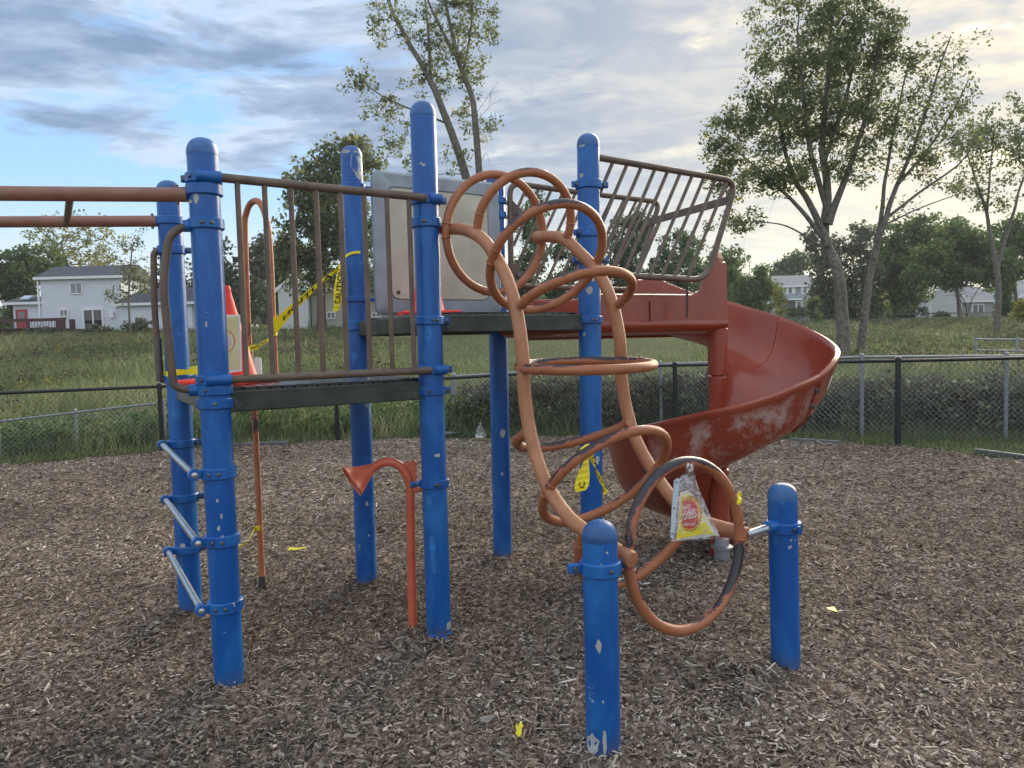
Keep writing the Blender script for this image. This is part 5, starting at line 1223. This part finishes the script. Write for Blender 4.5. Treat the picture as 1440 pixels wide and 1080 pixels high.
# left tree in front of the cream house
tree('broadleaf_tree', 'dark broad tree with a ragged crown behind the guardrail', 52,
     [([(452, 452), (452, 400), (455, 350), (462, 300), (468, 250)], .34, .08), ([(455, 360), (430, 310), (420, 265)], .16, .05), ([(460, 320), (495, 275), (515, 240)], .14, .04)],
     [(452, 260, 45, 42, 50), (485, 225, 38, 30, 32), (440, 320, 42, 40, 40), (480, 300, 45, 40, 40), (430, 280, 30, 30, 20), (515, 225, 26, 18, 14), (425, 365, 45, 32, 34), (475, 360, 50, 30, 36), (440, 398, 40, 16, 18), (500, 392, 40, 18, 18), (495, 205, 22, 14, 9), (520, 330, 35, 40, 22), (400, 355, 22, 40, 18)],
     LEAF_A, .26, 44, .80, BARKD, twig=.016)
BGT = [  # label, depth, trunk px, lobes, leaf
 ('dark conifer like tree seen through the left slide guard', 62, (742, 452), [(742, 400, 34, 50, 30), (748, 345, 26, 45, 24), (752, 300, 14, 32, 10), (735, 430, 40, 24, 18)], LEAF_B),
 ('dark tree behind the loop climber beside the tall blue post', 64, (800, 455), [(800, 410, 36, 42, 30), (806, 360, 28, 34, 18), (795, 440, 38, 18, 14)], LEAF_B),
 ('dark tall tree crown behind the nearer slide guard', 66, (880, 455), [(880, 390, 42, 55, 44), (885, 335, 34, 30, 24), (866, 430, 45, 26, 20), (900, 315, 18, 14, 8)], LEAF_B),
 ('dark narrow tree behind the far end of the slide guard', 68, (950, 455), [(950, 395, 42, 50, 40), (962, 350, 28, 32, 18), (940, 430, 42, 24, 18)], LEAF_B),
 ('mid green tree peeping past the slide column cap', 82, (1005, 450), [(1006, 400, 34, 40, 30), (1020, 372, 22, 26, 12)], LEAF_C),
 ('bright green rounded tree right of the slide column', 90, (1050, 448), [(1050, 400, 36, 34, 40), (1062, 415, 26, 28, 22), (1032, 412, 24, 26, 18)], LEAF_C),
 ('small dark tree above the grey house roof', 135, (1106, 440), [(1108, 385, 20, 22, 22), (1118, 372, 13, 13, 9), (1096, 400, 14, 20, 10)], LEAF_B),
 ('leafy dark tree between the grey house and the large trunk', 80, (1160, 450), [(1160, 410, 20, 38, 24), (1165, 360, 34, 34, 30), (1180, 420, 30, 34, 24), (1140, 335, 18, 20, 8)], LEAF_G),
 ('olive tree filling the gap between the twin trunks', 78, (1216, 450), [(1210, 340, 26, 30, 20), (1215, 390, 30, 34, 26), (1200, 425, 30, 25, 18)], LEAF_G),
 ('tall dark tree right of the leaning trunk', 84, (1258, 448), [(1262, 360, 42, 52, 60), (1290, 330, 40, 30, 34), (1245, 415, 30, 34, 26), (1310, 345, 28, 36, 24), (1280, 395, 40, 40, 40)], LEAF_C),
 ('broad mid green tree overhanging the pale right house', 74, (1352, 448), [(1330, 360, 52, 46, 62), (1370, 340, 42, 38, 40), (1294, 388, 26, 24, 20), (1348, 388, 46, 18, 24), (1395, 370, 34, 36, 26)], LEAF_C),
 ('green tree at the right edge behind the slender tree', 78, (1432, 446), [(1425, 350, 36, 42, 40), (1450, 340, 34, 46, 34), (1415, 390, 24, 20, 12)], LEAF_C),
 ('dense green tree at the left edge above the deck house', 82, (10, 462), [(8, 400, 44, 46, 56), (50, 378, 44, 36, 44), (-40, 390, 46, 50, 44), (20, 440, 40, 26, 20)], LEAF_C),
 ('yellow green thin crowned tree above the blue roof', 88, (110, 462), [(92, 345, 56, 26, 36), (135, 345, 44, 30, 26), (110, 318, 55, 18, 14), (150, 372, 40, 16, 18), (70, 330, 30, 16, 10), (100, 375, 60, 18, 24)], LEAF_Y),
 ('thin twiggy tree standing before the left house wing', 60, (184, 476), [(184, 365, 26, 24, 14), (178, 400, 26, 20, 12), (196, 390, 22, 20, 10), (160, 415, 26, 12, 8), (190, 335, 14, 16, 5)], LEAF_A),
 ('dull green tree between the two left posts', 80, (225, 462), [(205, 420, 22, 26, 16), (275, 400, 26, 40, 24), (240, 380, 24, 30, 16)], LEAF_G),
 ('grey green bushy tree behind the left cone', 74, (330, 462), [(322, 400, 24, 44, 34), (345, 420, 30, 38, 30), (310, 360, 16, 22, 9), (300, 430, 26, 28, 18)], LEAF_G),
 ('grey green open tree behind the arched pole', 78, (372, 460), [(370, 390, 26, 46, 34), (385, 430, 30, 26, 22), (365, 350, 14, 20, 8), (398, 360, 18, 26, 12)], LEAF_G),
 ('dark rounded tree between arch and broad tree', 70, (404, 455), [(402, 400, 26, 34, 26), (410, 365, 20, 24, 12)], LEAF_B),
 ('dark green tree behind the grey panel', 64, (560, 455), [(560, 385, 40, 60, 40), (600, 400, 40, 50, 34), (640, 410, 36, 40, 26)], LEAF_B),
 ('dark green tree right of the grey panel', 66, (700, 455), [(690, 400, 36, 48, 32), (715, 420, 30, 36, 22)], LEAF_B)]
for lab, Yd, tp_, lobes, leaf in BGT:
    cx_, cy_ = lobes[0][0], lobes[0][1]; r_ = .22 if leaf not in (LEAF_A,) else .09; k = Yd/75
    sparse = leaf in (LEAF_Y, LEAF_A); topy = min(l[1] for l in lobes)
    tree('background_tree', lab, Yd, [([tp_, (tp_[0]*.6+cx_*.4, (tp_[1]+cy_)/2), (cx_, cy_), (cx_+4, (cy_+topy)/2-4)], r_, .04)], lobes, leaf, .30*k if not sparse else .22*k, (105 if leaf is not LEAF_G else 75) if not sparse else 30, .95*k if not sparse else .7*k, BARKD if leaf is LEAF_B else BARK, 'trees beyond the meadow', twig=.02*k if not sparse else .013)
# a far wood closing the horizon
n = 5200; az = RNG.uniform(-.95, .95, n); yy = RNG.uniform(150, 185, n); xx = np.tan(az)*yy; zz = terr_z(xx, yy)+RNG.random(n)**.8*(7+2.5*np.array([mnoise.noise(Vector((a*6, 1.5, 0))) for a in az])); tmp = empty('tmp', (0, 0, 0))
o = leaves_mesh('far_wood', np.stack([xx, yy, zz], 1), RNG.uniform(1.2, 2.4, n), 14, .85, LEAF_B, tmp); o.parent = None; bpy.data.objects.remove(tmp); tag(o, 'far belt of dark woods along the horizon', 'woods', kind='stuff')
# saplings in the meadow
tree('sapling', 'young yellow leaved sapling before the grey house', 70, [([(1097, 452), (1097, 425), (1096, 405)], .05, .02)], [(1097, 428, 9, 14, 12), (1095, 414, 6, 10, 6)], LEAF_Y, .20, 40, .45, group='saplings in the meadow', cat='sapling', twig=.012)
tree('sapling', 'narrow green sapling left of the large trunk', 62, [([(1145, 470), (1145, 445), (1144, 422)], .05, .02)], [(1145, 440, 9, 16, 16), (1144, 424, 5, 10, 6)], LEAF_C, .18, 40, .40, group='saplings in the meadow', cat='sapling', twig=.010)
tree('sapling', 'thin bare sapling standing in the meadow right of the leaning trunk', 45, [([(1247, 480), (1246, 455), (1244, 428), (1243, 412)], .03, .012)], [(1243, 425, 8, 14, 6)], LEAF_Y, .12, 10, .25, group='saplings in the meadow', cat='sapling', twig=.008)
tree('sapling', 'yellow green bush cut off by the right edge of the picture', 55, [([(1442, 462), (1443, 440), (1443, 420)], .05, .02)], [(1442, 440, 14, 24, 22)], LEAF_Y, .2, 50, .5, group='saplings in the meadow', cat='bush', twig=.010)
tree('small_bare_tree', 'dark bare branched tree before the pale right house', 90, [([(1358, 449), (1357, 430), (1352, 410)], .10, .04), ([(1358, 440), (1368, 425), (1375, 405)], .07, .03), ([(1356, 430), (1345, 412), (1338, 400)], .05, .02)], [(1358, 410, 18, 14, 12)], LEAF_B, .18, 6, .6, BARKD, twig=.02)
tree('small_evergreen', 'dark conical evergreen beside the right house corner', 88, [([(1416, 450), (1416, 425), (1415, 400)], .10, .03)], [(1416, 435, 14, 16, 30), (1415, 415, 9, 16, 14), (1415, 400, 4, 8, 4)], LEAF_B, .25, 70, .55, BARKD, cat='evergreen', twig=.015)
for lab, u, v, Yd, rx, ry, leaf in (('round dark shrub at the foot of the right house', 1323, 446, 92, 9, 6, LEAF_B), ('dark shrub by the porch of the grey house', 1122, 440, 118, 12, 5, LEAF_B), ('leafy shrub before the left house wing', 200, 462, 64, 26, 12, LEAF_G), ('leafy shrub below the sliding glass door', 140, 467, 64, 20, 8, LEAF_G), ('dark shrub under the left house deck', 60, 470, 64, 30, 6, LEAF_G), ('dark hedge like shrub below the leafy right trees', 1215, 440, 88, 40, 10, LEAF_B), ('dark shrub behind the split rail fence at the right', 1275, 440, 90, 26, 9, LEAF_B)):
    tree('shrub', lab, Yd, [([(u, v+ry), (u, v), (u+1, v-ry*.5)], .05, .02)], [(u, v, rx, ry, 26)], leaf, .22*Yd/75, 60, .5*Yd/75, BARKD, 'shrubs round the houses', 'shrub', twig=.01)

# ------------------------------------------------------------------ houses
def siding(name, c, row=.0):
    m, t, b = mat(name); v = ocoord(t, False); s = t.nodes.new('ShaderNodeSeparateXYZ'); t.links.new(v, s.inputs[0])
    wv_ = math_n(t, 'FRACT', math_n(t, 'MULTIPLY', s.outputs[2], 1/.2))
    t.links.new(mix_n(t, ramp_n(t, noise(t, v, 1.2, 5), [(.3, (0, 0, 0)), (.7, (1, 1, 1))]), tuple(x*.93 for x in c), c), b.inputs['Base Color']); b.inputs['Roughness'].default_value = .6
    bump(t, b, wv_, .5, .03); return m
SIDB = siding('pale blue grey siding', (.66, .69, .74)); SIDC = siding('cream siding', (.40, .39, .33)); SIDW = siding('white siding', (.62, .63, .62)); SIDG = siding('grey siding', (.33, .34, .35)); SIDL = siding('light grey siding', (.62, .63, .64))
ROOFB = simple('blue grey shingle', (.045, .055, .075), .85, .3, 3, c2=(.075, .085, .105), bumpk=.4); ROOFG = simple('grey shingle', (.20, .215, .235), .85, .25, 3, bumpk=.4)
TRIM = simple('white trim', (.74, .75, .75), .5, .05, 5); GLASS = simple('dark window glass', (.012, .015, .018), .06, .2, 1, spec=.9); CURT = simple('curtained window glass', (.22, .24, .24), .2, .2, 2); REDD = simple('red door paint', (.36, .035, .045), .45, .1, 4); DECKW = simple('dark red stained deck wood', (.065, .028, .024), .7, .25, 4)
class House:
    def __init__(s, Yd, u0, vb, label, name='house', cat='house'):
        s.Y = Yd; p = at(u0, vb, Yd); s.root = empty(name, p, label, cat)
    def P(s, u, v, dy=0.): p = at(u, v, s.Y); return np.array([p[0], p[1]+dy, p[2]])
    def block(s, u0, u1, vt, vb, dep, mt, dy=0., nm='wall'):
        a, b = s.P(u0, vt), s.P(u1, vb); m = MB(); m.box(((a[0]+b[0])/2, s.Y+dy+dep/2, (a[2]+b[2]-.8)/2), (b[0]-a[0], dep, a[2]-b[2]+.8)); return m.build(nm, mt, s.root, smooth=False)
    def roof(s, u0, u1, ve, vr, dep, mt, dy=0., hip=0., ov=.35):
        a, b = s.P(u0, ve), s.P(u1, ve); h = (ve-vr)/F*s.Y*1.0; y0, y1 = s.Y+dy-ov, s.Y+dy+dep+ov; ym = (y0+y1)/2; z = a[2]; x0, x1 = a[0]-ov, b[0]+ov
        hz = h*(ym/s.Y)
        m = MB(); v = [(x0, y0, z), (x1, y0, z), (x1, y1, z), (x0, y1, z), (x0+hip, ym, z+hz), (x1-hip, ym, z+hz)]
        v += [(p[0], p[1], p[2]+.16) for p in v]
        m.add(v, [(0, 3, 2, 1), (6, 7, 11, 10), (8, 9, 10, 11), (0, 1, 7, 6), (2, 3, 9, 8), (1, 2, 8, 11, 7), (3, 0, 6, 10, 9)])
        o = m.build('roof', mt, s.root, smooth=False)
        m = MB(); m.box(((x0+x1)/2, y0-.03, z+.06), (x1-x0, .06, .24)); m.build('eave_trim', TRIM, o, smooth=False); return o
    def gable(s, u0, u1, ve, vr, mt, dy, dep=.3, up=None):
        a, b = s.P(u0, ve), s.P(u1, ve); c = s.P((u0+u1)/2 if up is None else up, vr); m = MB(); q = [np.array([p[0], s.Y+dy, p[2]]) for p in (a, b, c)]
        m.prism(q, np.array([0, dep, 0])); o = m.build('gable', mt, s.root, smooth=False)
        for e in (0, 1):
            d = unit(q[2]-q[e]); mm = MB(); mm.box((q[2]+q[e])/2-np.array([0, .08, 0])+ZD*.12, (np.linalg.norm(q[2]-q[e])+.5, .14, .26), (d, np.array([0, 1., 0]), unit(np.cross(d, np.array([0, 1., 0]))))); mm.build('barge_board', TRIM, o, smooth=False)
    def window(s, u0, u1, v0, v1, dy=0., mt=None, panes=2, fr=.09, mull=0):
        a, b = s.P(u0, v0), s.P(u1, v1); w_, h_ = b[0]-a[0], a[2]-b[2]; cx_, cz = (a[0]+b[0])/2, (a[2]+b[2])/2; y = s.Y+dy
        m = MB()
        for sx in (-1, 1): m.box((cx_+sx*(w_/2-fr/2), y-.05, cz), (fr, .12, h_))
        for sz in (-1, 1): m.box((cx_, y-.05, cz+sz*(h_/2-fr/2)), (w_-2*fr, .12, fr))
        for i in range(1, panes): m.box((cx_-w_/2+w_*i/panes, y-.045, cz), (fr*.8, .10, h_-2*fr))
        o = m.build('window', TRIM, s.root, smooth=False)
        for i in range(panes):
            m = MB(); pw = (w_-fr*2)/panes-.02; m.box((cx_-w_/2+fr+(w_-2*fr)*(i+.5)/panes, y-.02, cz), (pw, .05, h_-2*fr-.01)); m.build('pane', mt or GLASS, o, smooth=False)
        return o
    def box(s, u0, u1, v0, v1, dep, mt, nm, dy=0.):
        a, b = s.P(u0, v0), s.P(u1, v1); m = MB(); m.box(((a[0]+b[0])/2, s.Y+dy+dep/2, (a[2]+b[2])/2), (b[0]-a[0], dep, a[2]-b[2])); return m.build(nm, mt, s.root, smooth=False)
h = House(70, 110, 465, 'pale blue two storey house with red door and wooden deck at left')
h.block(56, 172, 392, 463, 6, SIDB); h.roof(55, 169, 393, 374, 6, ROOFB)
h.block(14, 58, 428, 463, 5, SIDB, .4); rf = h.roof(8, 57, 428, 417.5, 5, ROOFB, .4)
h.block(171.5, 275, 430, 465, 6, SIDB, -.6); h.roof(172, 276, 430, 407, 6, ROOFB, -.6, hip=1.3)
a = h.P(29, 421.5, .9); m = MB(); m.box(a+ZD*.25, (.85, .9, .12), (np.array([1., 0, 0]), unit(np.array([0, 1., .42])), unit(np.array([0, -.42, 1.])))); m.build('skylight', BINDER, h.root, smooth=False)
h.window(98.5, 117, 397.5, 413.5, 0, CURT); h.window(84, 97, 435, 446, 0, CURT); h.window(116, 147, 434, 462.5, 0, GLASS, 2, .16)
h.box(155, 161, 438, 447, .2, TRIM, 'meter_box', -.2)
d_ = h.box(18.5, 36, 435, 464, .12, REDD, 'door', .3)
for i in range(3):
    for j in range(3):
        m = MB(); p = h.P(24.2+3.2*i, 440+3.1*j); m.box((p[0], 70.28, p[2]), (.17, .06, .17)); m.build('pane', CURT, d_, smooth=False)
for u in (55.8, 172): h.box(u-.8, u+.8, 394, 463, .12, TRIM, 'downspout', -.14)
h.box(72, 80, 368.5, 374.5, .6, TRIM, 'chimney', 3.)
dk_ = empty('wooden_deck', h.P(50, 468, -2.), 'dark red wooden deck with railing behind the left house', 'deck')
def dbox(u0, u1, v0, v1, y, dep, nm):
    a, b = at(u0, v0, y), at(u1, v1, y); m = MB(); m.box(((a[0]+b[0])/2, y+dep/2, (a[2]+b[2])/2), (b[0]-a[0], dep, a[2]-b[2])); return m.build(nm, DECKW, dk_, smooth=False)
dbox(-20, 92, 464.5, 467, 66.5, 3, 'deck_floor'); dbox(-20, 92, 449.5, 451, 66.5, .12, 'top_rail'); dbox(-20, 92, 462.5, 463.5, 66.5, .08, 'bottom_rail')
for u in range(-20, 92, 4): dbox(u, u+1.0, 451, 462.5, 66.52, .05, 'baluster')
for u in (-4, 38, 78): dbox(u, u+3, 449, 473, 66.4, .2, 'deck_post')
dbox(78, 92, 450, 465, 66.2, .1, 'privacy_board'); dbox(97, 104, 449, 468, 66.4, .3, 'deck_post')
h = House(64, 500, 452, 'cream house with a small low window behind the guardrail')
h.block(437, 610, 408, 452, 7, SIDC); h.roof(436, 612, 409, 385, 7, ROOFG)
h.block(396, 437, 411, 455, 4, SIDW, -1.0); h.gable(394, 439, 411, 392, SIDW, -1.0); h.roof(399, 434, 410, 396, 5, ROOFG, -.6)
h.window(459, 472.5, 438.5, 448.5, 0, GLASS); h.window(522, 536, 439.5, 446.5, 0, CURT); h.box(436, 438.6, 410, 452, .15, TRIM, 'corner_board', -1.16)
h = House(120, 1110, 443, 'grey two storey house with white shutters beyond the slide')
h.block(1090, 1150, 403.5, 443, 9, SIDG); h.roof(1089, 1152, 404, 387, 9, ROOFG)
h.window(1108, 1114, 403.8, 413, 0, GLASS, 1, .1)
for u in (1104, 1114.2, 1126, 1134.5): h.box(u, u+3.6, 403.6, 413.2, .08, TRIM, 'shutter', -.1)
h.window(1129.8, 1134, 403.8, 413, 0, GLASS, 1, .1); h.roof(1102, 1124, 423, 416, 3, ROOFG, -2.6)
h.box(1110, 1124, 424, 426, .3, TRIM, 'porch_beam', -2.5); h.box(1111, 1113, 426, 444, .3, TRIM, 'porch_post', -2.5); h.box(1125, 1129, 424, 440, .1, TRIM, 'door', -.1)
h.block(1078, 1090, 428, 443, 6, SIDG, -1.); h.roof(1077, 1090, 428, 418, 6, ROOFG, -1.); h.window(1080, 1085, 431, 437, -1.05, GLASS, 1)
h = House(95, 1340, 447, 'pale low house with a double window beyond the rail fence at right')
h.block(1308, 1351, 416, 447, 8, SIDL); h.gable(1306, 1353, 416, 402, SIDL, 0)
h.block(1351.5, 1400, 425, 447, 8, SIDG, .3); h.roof(1351, 1402, 425, 404, 8, ROOFG, .3)
h.window(1368, 1385.5, 427.5, 440.5, .28, GLASS, 2, .14); h.box(1351, 1353.4, 425, 447, .2, TRIM, 'corner_board', .05); h.box(1307, 1309.2, 414, 447, .15, TRIM, 'corner_board', -.17)
h = House(102, 1430, 448, 'light grey house with stacked gables at the right edge')
h.block(1418, 1470, 410, 447, 8, SIDL); h.gable(1413, 1475, 410, 390, SIDL, 0, up=1421); h.gable(1419, 1470, 424, 409, SIDL, -1.2, up=1442); h.block(1421, 1466, 424, 447, 2, SIDL, -1.2)
h.box(1424, 1427, 428, 446, .2, TRIM, 'porch_post', -2.)
sg_ = empty('street_sign', at(1288, 446, 86), 'green street name sign on a pole among the dark trees', 'street sign')
SGN = simple('green sign face', (.02, .22, .16), .5, .15, 3)
p = at(1288, 424, 86); m = MB(); m.tube([np.array([p[0], p[1], at(1288, 450, 86)[2]-.5]), np.array([p[0], p[1], p[2]+.5])], .04, 8); m.build('sign_pole', GALV, sg_)
for u0, u1, v0, v1, dy in ((1282, 1297, 420, 425, -.06), (1286, 1293, 417, 420, -.1), (1287, 1294, 425.3, 427.5, -.08)):
    a, b = at(u0, v0, 86), at(u1, v1, 86); m = MB(); m.box(((a[0]+b[0])/2, 86+dy, (a[2]+b[2])/2), (b[0]-a[0], .03, a[2]-b[2])); m.build('sign_blade', SGN, sg_, smooth=False)

# ------------------------------------------------------------------ meadow plants
def behind_fence(x, y, off=.25):
    line = np.array(BLACK_LINE); yy = np.interp(x, line[:, 0], line[:, 1]); yy = np.where(x > line[-3, 0], np.interp(x, line[-3:, 0], line[-3:, 1]), yy)
    return y > yy+off
def blades(name, lab, x, y, h, wdt, tone, mt, lean=.35, cat='grass'):
    n = len(x); z = terr_z(x, y); a = RNG.uniform(0, 2*np.pi, n); d = np.stack([np.cos(a), np.sin(a), 0*a], 1)*(wdt/2)[:, None]
    P = np.stack([x, y, z-.03], 1); l1 = np.stack([RNG.normal(0, lean, n)*h*.45, RNG.normal(0, lean, n)*h*.45, h*.6], 1); l2 = l1*1.0+np.stack([l1[:, 0]*1.2, l1[:, 1]*1.2, h*.4], 1)
    V = np.stack([P-d, P+d, P+l1-d*.7, P+l1+d*.7, P+l2], 1).reshape(-1, 3); b = (np.arange(n)*5)[:, None]
    f = np.concatenate([b+np.array([[0, 1, 3]]), b+np.array([[0, 3, 2]]), b+np.array([[2, 3, 4]])])
    o = big_mesh(name, V, f, mt, attr=np.repeat(tone, 5), k=3); return tag(o, lab, cat, kind='stuff')
def vn(x, y, s, o=0.): return np.array([mnoise.noise(Vector((a*s+o, b*s, o))) for a, b in zip(x, y)])
def field(d0, d1, n, wide=.80):
    d = np.sqrt(RNG.uniform(d0*d0, d1*d1, n)); x = RNG.uniform(-wide, wide, n)*d; return x, d
WEEDM = tinted('olive weed leaf', [(0, (.024, .034, .018)), (.5, (.055, .07, .034)), (1, (.11, .135, .06))], .65, .45, .3, 2.2)
# tall mixed meadow
xs_, ys_ = [], []
for d0, d1, n in ((9.2, 16, 30000), (16, 30, 52000), (30, 72, 62000)):
    x, y = field(d0, d1, n); k = behind_fence(x, y, .35); xs_.append(x[k]); ys_.append(y[k])
x = np.concatenate(xs_); y = np.concatenate(ys_)
lawn = (x > -2.6-.10*(y-12)) & (x < 4+.18*(y-12)) & (y > 14.5)
big = vn(x, y, .16, 3.); fine = vn(x, y, .9, 8.)
keep = ~lawn | (RNG.random(len(x)) < .55)
x, y, big, fine, lawn = x[keep], y[keep], big[keep], fine[keep], lawn[keep]
hh = np.where(lawn, RNG.uniform(.08, .22, len(x)), np.clip(.34+.38*big+.28*fine+RNG.normal(0, .12, len(x)), .12, 1.0))*np.where(y < 16, .8, 1.)
hh *= np.where((x > 6) & ~lawn, .75, 1)
tn3 = np.clip(.40+.30*big+.34*fine+RNG.normal(0, .15, len(x)), 0, 1); tn3 = np.where(lawn, np.clip(.46+.16*fine+RNG.normal(0, .07, len(x)), .3, .62), tn3)
blades('meadow_grass', 'tall mixed meadow grass sloping up behind the fences', x, y, hh, np.clip(.011*(y/10)**.95, .012, .075)*RNG.uniform(.6, 1.4, len(x)), tn3, GRASSM)
# weeds as leafy clumps
def clumps(name, lab, cen, spread, per, size, mt, cat):
    r = empty('tmp', (0, 0, 0)); o = leaves_mesh(name, cen, spread, per, size, mt, r); o.parent = None; bpy.data.objects.remove(r); return tag(o, lab, cat, kind='stuff')
x, y = field(11, 68, 9000); k = behind_fence(x, y, .6) & ~((x > -2.6-.10*(y-12)) & (x < 5+.18*(y-12))) & (vn(x, y, .13, 5.) > -.1); x, y = x[k], y[k]
clumps('meadow_weeds', 'leafy green weeds scattered through the meadow', np.stack([x, y, terr_z(x, y)+.25], 1), RNG.uniform(.16, .42, len(x)), 26, .085, WEEDM, 'weeds')
x, y = field(12, 66, 5200); k = behind_fence(x, y, .8) & ~((x > -2.6-.10*(y-12)) & (x < 5+.18*(y-12))) & (vn(x, y, .17, 12.) > .0); x, y = x[k], y[k]
clumps('dry_weeds', 'brown dried weeds mixed through the meadow', np.stack([x, y, terr_z(x, y)+.32], 1), RNG.uniform(.18, .42, len(x)), 24, .075, tinted('dry brown weed', [(0, (.03, .025, .016)), (.5, (.085, .07, .045)), (1, (.17, .145, .09))], .8, .2), 'weeds')
x, y = field(13, 66, 1900, .75); k = behind_fence(x, y, .6) & (x < -2-.16*y+.1*y) & (vn(x, y, .21, 9.) > .12); x, y = x[k], y[k]
clumps('goldenrod', 'yellow goldenrod patches in the meadow at left', np.stack([x, y, terr_z(x, y)+.55], 1), RNG.uniform(.14, .3, len(x)), 26, .06, GOLDM, 'wildflowers')
x, y = field(20, 60, 1100, .72); k = (x > .30*y) & (vn(x, y, .2, 2.) > -.05) & (y > 20); x, y = x[k], y[k]
clumps('dry_seed_heads', 'pale dry seed heads in the meadow at right', np.stack([x, y, terr_z(x, y)+.45], 1), RNG.uniform(.2, .4, len(x)), 22, .06, tinted('dry seed head', [(0, (.09, .08, .045)), (.6, (.22, .19, .12)), (1, (.36, .31, .22))], .8, .2), 'dry plants')
# dark bramble bank behind the fence, middle to right
n = 1500; s = RNG.random(n); u_ = 640+s*1000; Yb = np.interp(u_, [640, 900, 1200, 1640], [13.1, 12.9, 11.9, 10.8])+RNG.uniform(0, 1.5, n)
pp = np.array([at(a, 560, b) for a, b in zip(u_, Yb)]); hgt = np.interp(u_, [640, 700, 1000, 1180, 1320, 1640], [.6, .85, .85, .7, .8, .75])+.18*vn(pp[:, 0], pp[:, 1], .9)
z = np.array([tz(a, b) for a, b in pp[:, :2]])+RNG.random(n)**.8*hgt
clumps('bramble_bank', 'dark tangled brambles growing behind the fence', np.stack([pp[:, 0], pp[:, 1], z], 1), RNG.uniform(.12, .28, n), 44, .055, BUSHM, 'brambles')
m = MB()
for i in range(700):
    p = np.array([pp[i, 0], pp[i, 1]-.1, 0.]); p[2] = tz(p[0], p[1]); e = p+np.array([RNG.normal(0, .25), RNG.normal(0, .2), hgt[i]*RNG.uniform(.7, 1.35)]); mid = (p+e)/2+RNG.normal(0, .06, 3); m.tube([p, mid, e], [.005, .004, .002], 3, caps=False)
o = m.build('bramble_stems', simple('bramble stem', (.07, .055, .045), .8, .4, 9)); tag(o, 'bare brown stems rising from the bramble bank', 'stems', kind='stuff')
# green weeds right behind the fence at left
n = 900; u_ = RNG.uniform(-200, 700, n); Yb = np.interp(u_, [-200, 0, 250, 473, 700], [10.9, 11.2, 12.5, 12.9, 12.9])+RNG.uniform(0, 2.0, n); pp = np.array([at(a, 560, b) for a, b in zip(u_, Yb)]); w2 = vn(pp[:, 0], pp[:, 1], .8, 4.)
k = w2 > -.15; pp = pp[k]; w2 = w2[k]; z = np.array([tz(a, b) for a, b in pp[:, :2]])+RNG.random(len(pp))*(.35+.5*np.maximum(w2, 0))
clumps('fence_weeds', 'green weeds growing up behind the left fence', np.stack([pp[:, 0], pp[:, 1], z], 1), RNG.uniform(.10, .24, len(pp)), 36, .06, LEAF_C, 'weeds')
# grass strip beside the bed at right
n = 16000; x = RNG.uniform(3.6, 10, n); y = RNG.uniform(7.5, 12.5, n); k = ~in_poly(x, y, BED_IN) & (y > 5.6); x, y = x[k], y[k]
z_ = RNG.uniform(.04, .11, len(x)); blades('verge_grass', 'short grass verge between the mulch and the right fence', x, y, z_, np.full(len(x), .012), np.clip(RNG.normal(.46, .13, len(x)), 0, 1), GRASSM)
n = 6000; s = RNG.uniform(0, tots[-3], n); q = np.array([along(BLACK_LINE, a) for a in s[:n]])+np.stack([RNG.normal(0, .05, n), np.abs(RNG.normal(.12, .14, n))], 1)
blades('fence_foot_grass', 'uneven grass along the foot of the black fence', q[:, 0], q[:, 1], RNG.uniform(.05, .24, n)*RNG.random(n)**.5, np.full(n, .012), np.clip(RNG.normal(.42, .18, n), 0, 1), GRASSM)

# ------------------------------------------------------------------ faint evening haze
hm = bpy.data.materials.new('thin haze'); hm.use_nodes = True; ht = hm.node_tree; ht.nodes.clear()
pv_ = ht.nodes.new('ShaderNodeVolumePrincipled'); pv_.inputs['Density'].default_value = .0004; pv_.inputs['Color'].default_value = (.86, .90, .95, 1); pv_.inputs['Anisotropy'].default_value = .2
ho = ht.nodes.new('ShaderNodeOutputMaterial'); ht.links.new(pv_.outputs[0], ho.inputs['Volume'])
m = MB(); m.box((0, 320, 15.5), (1100, 800, 37)); o = m.build('haze', hm, smooth=False); tag(o, kind='stuff', label='thin pale evening haze over the whole place', cat='haze')
print('TRIS', sum(len(o.data.loops)-2*len(o.data.polygons) for o in scene.objects if o.type == 'MESH'), 'OBJ', len(scene.objects))
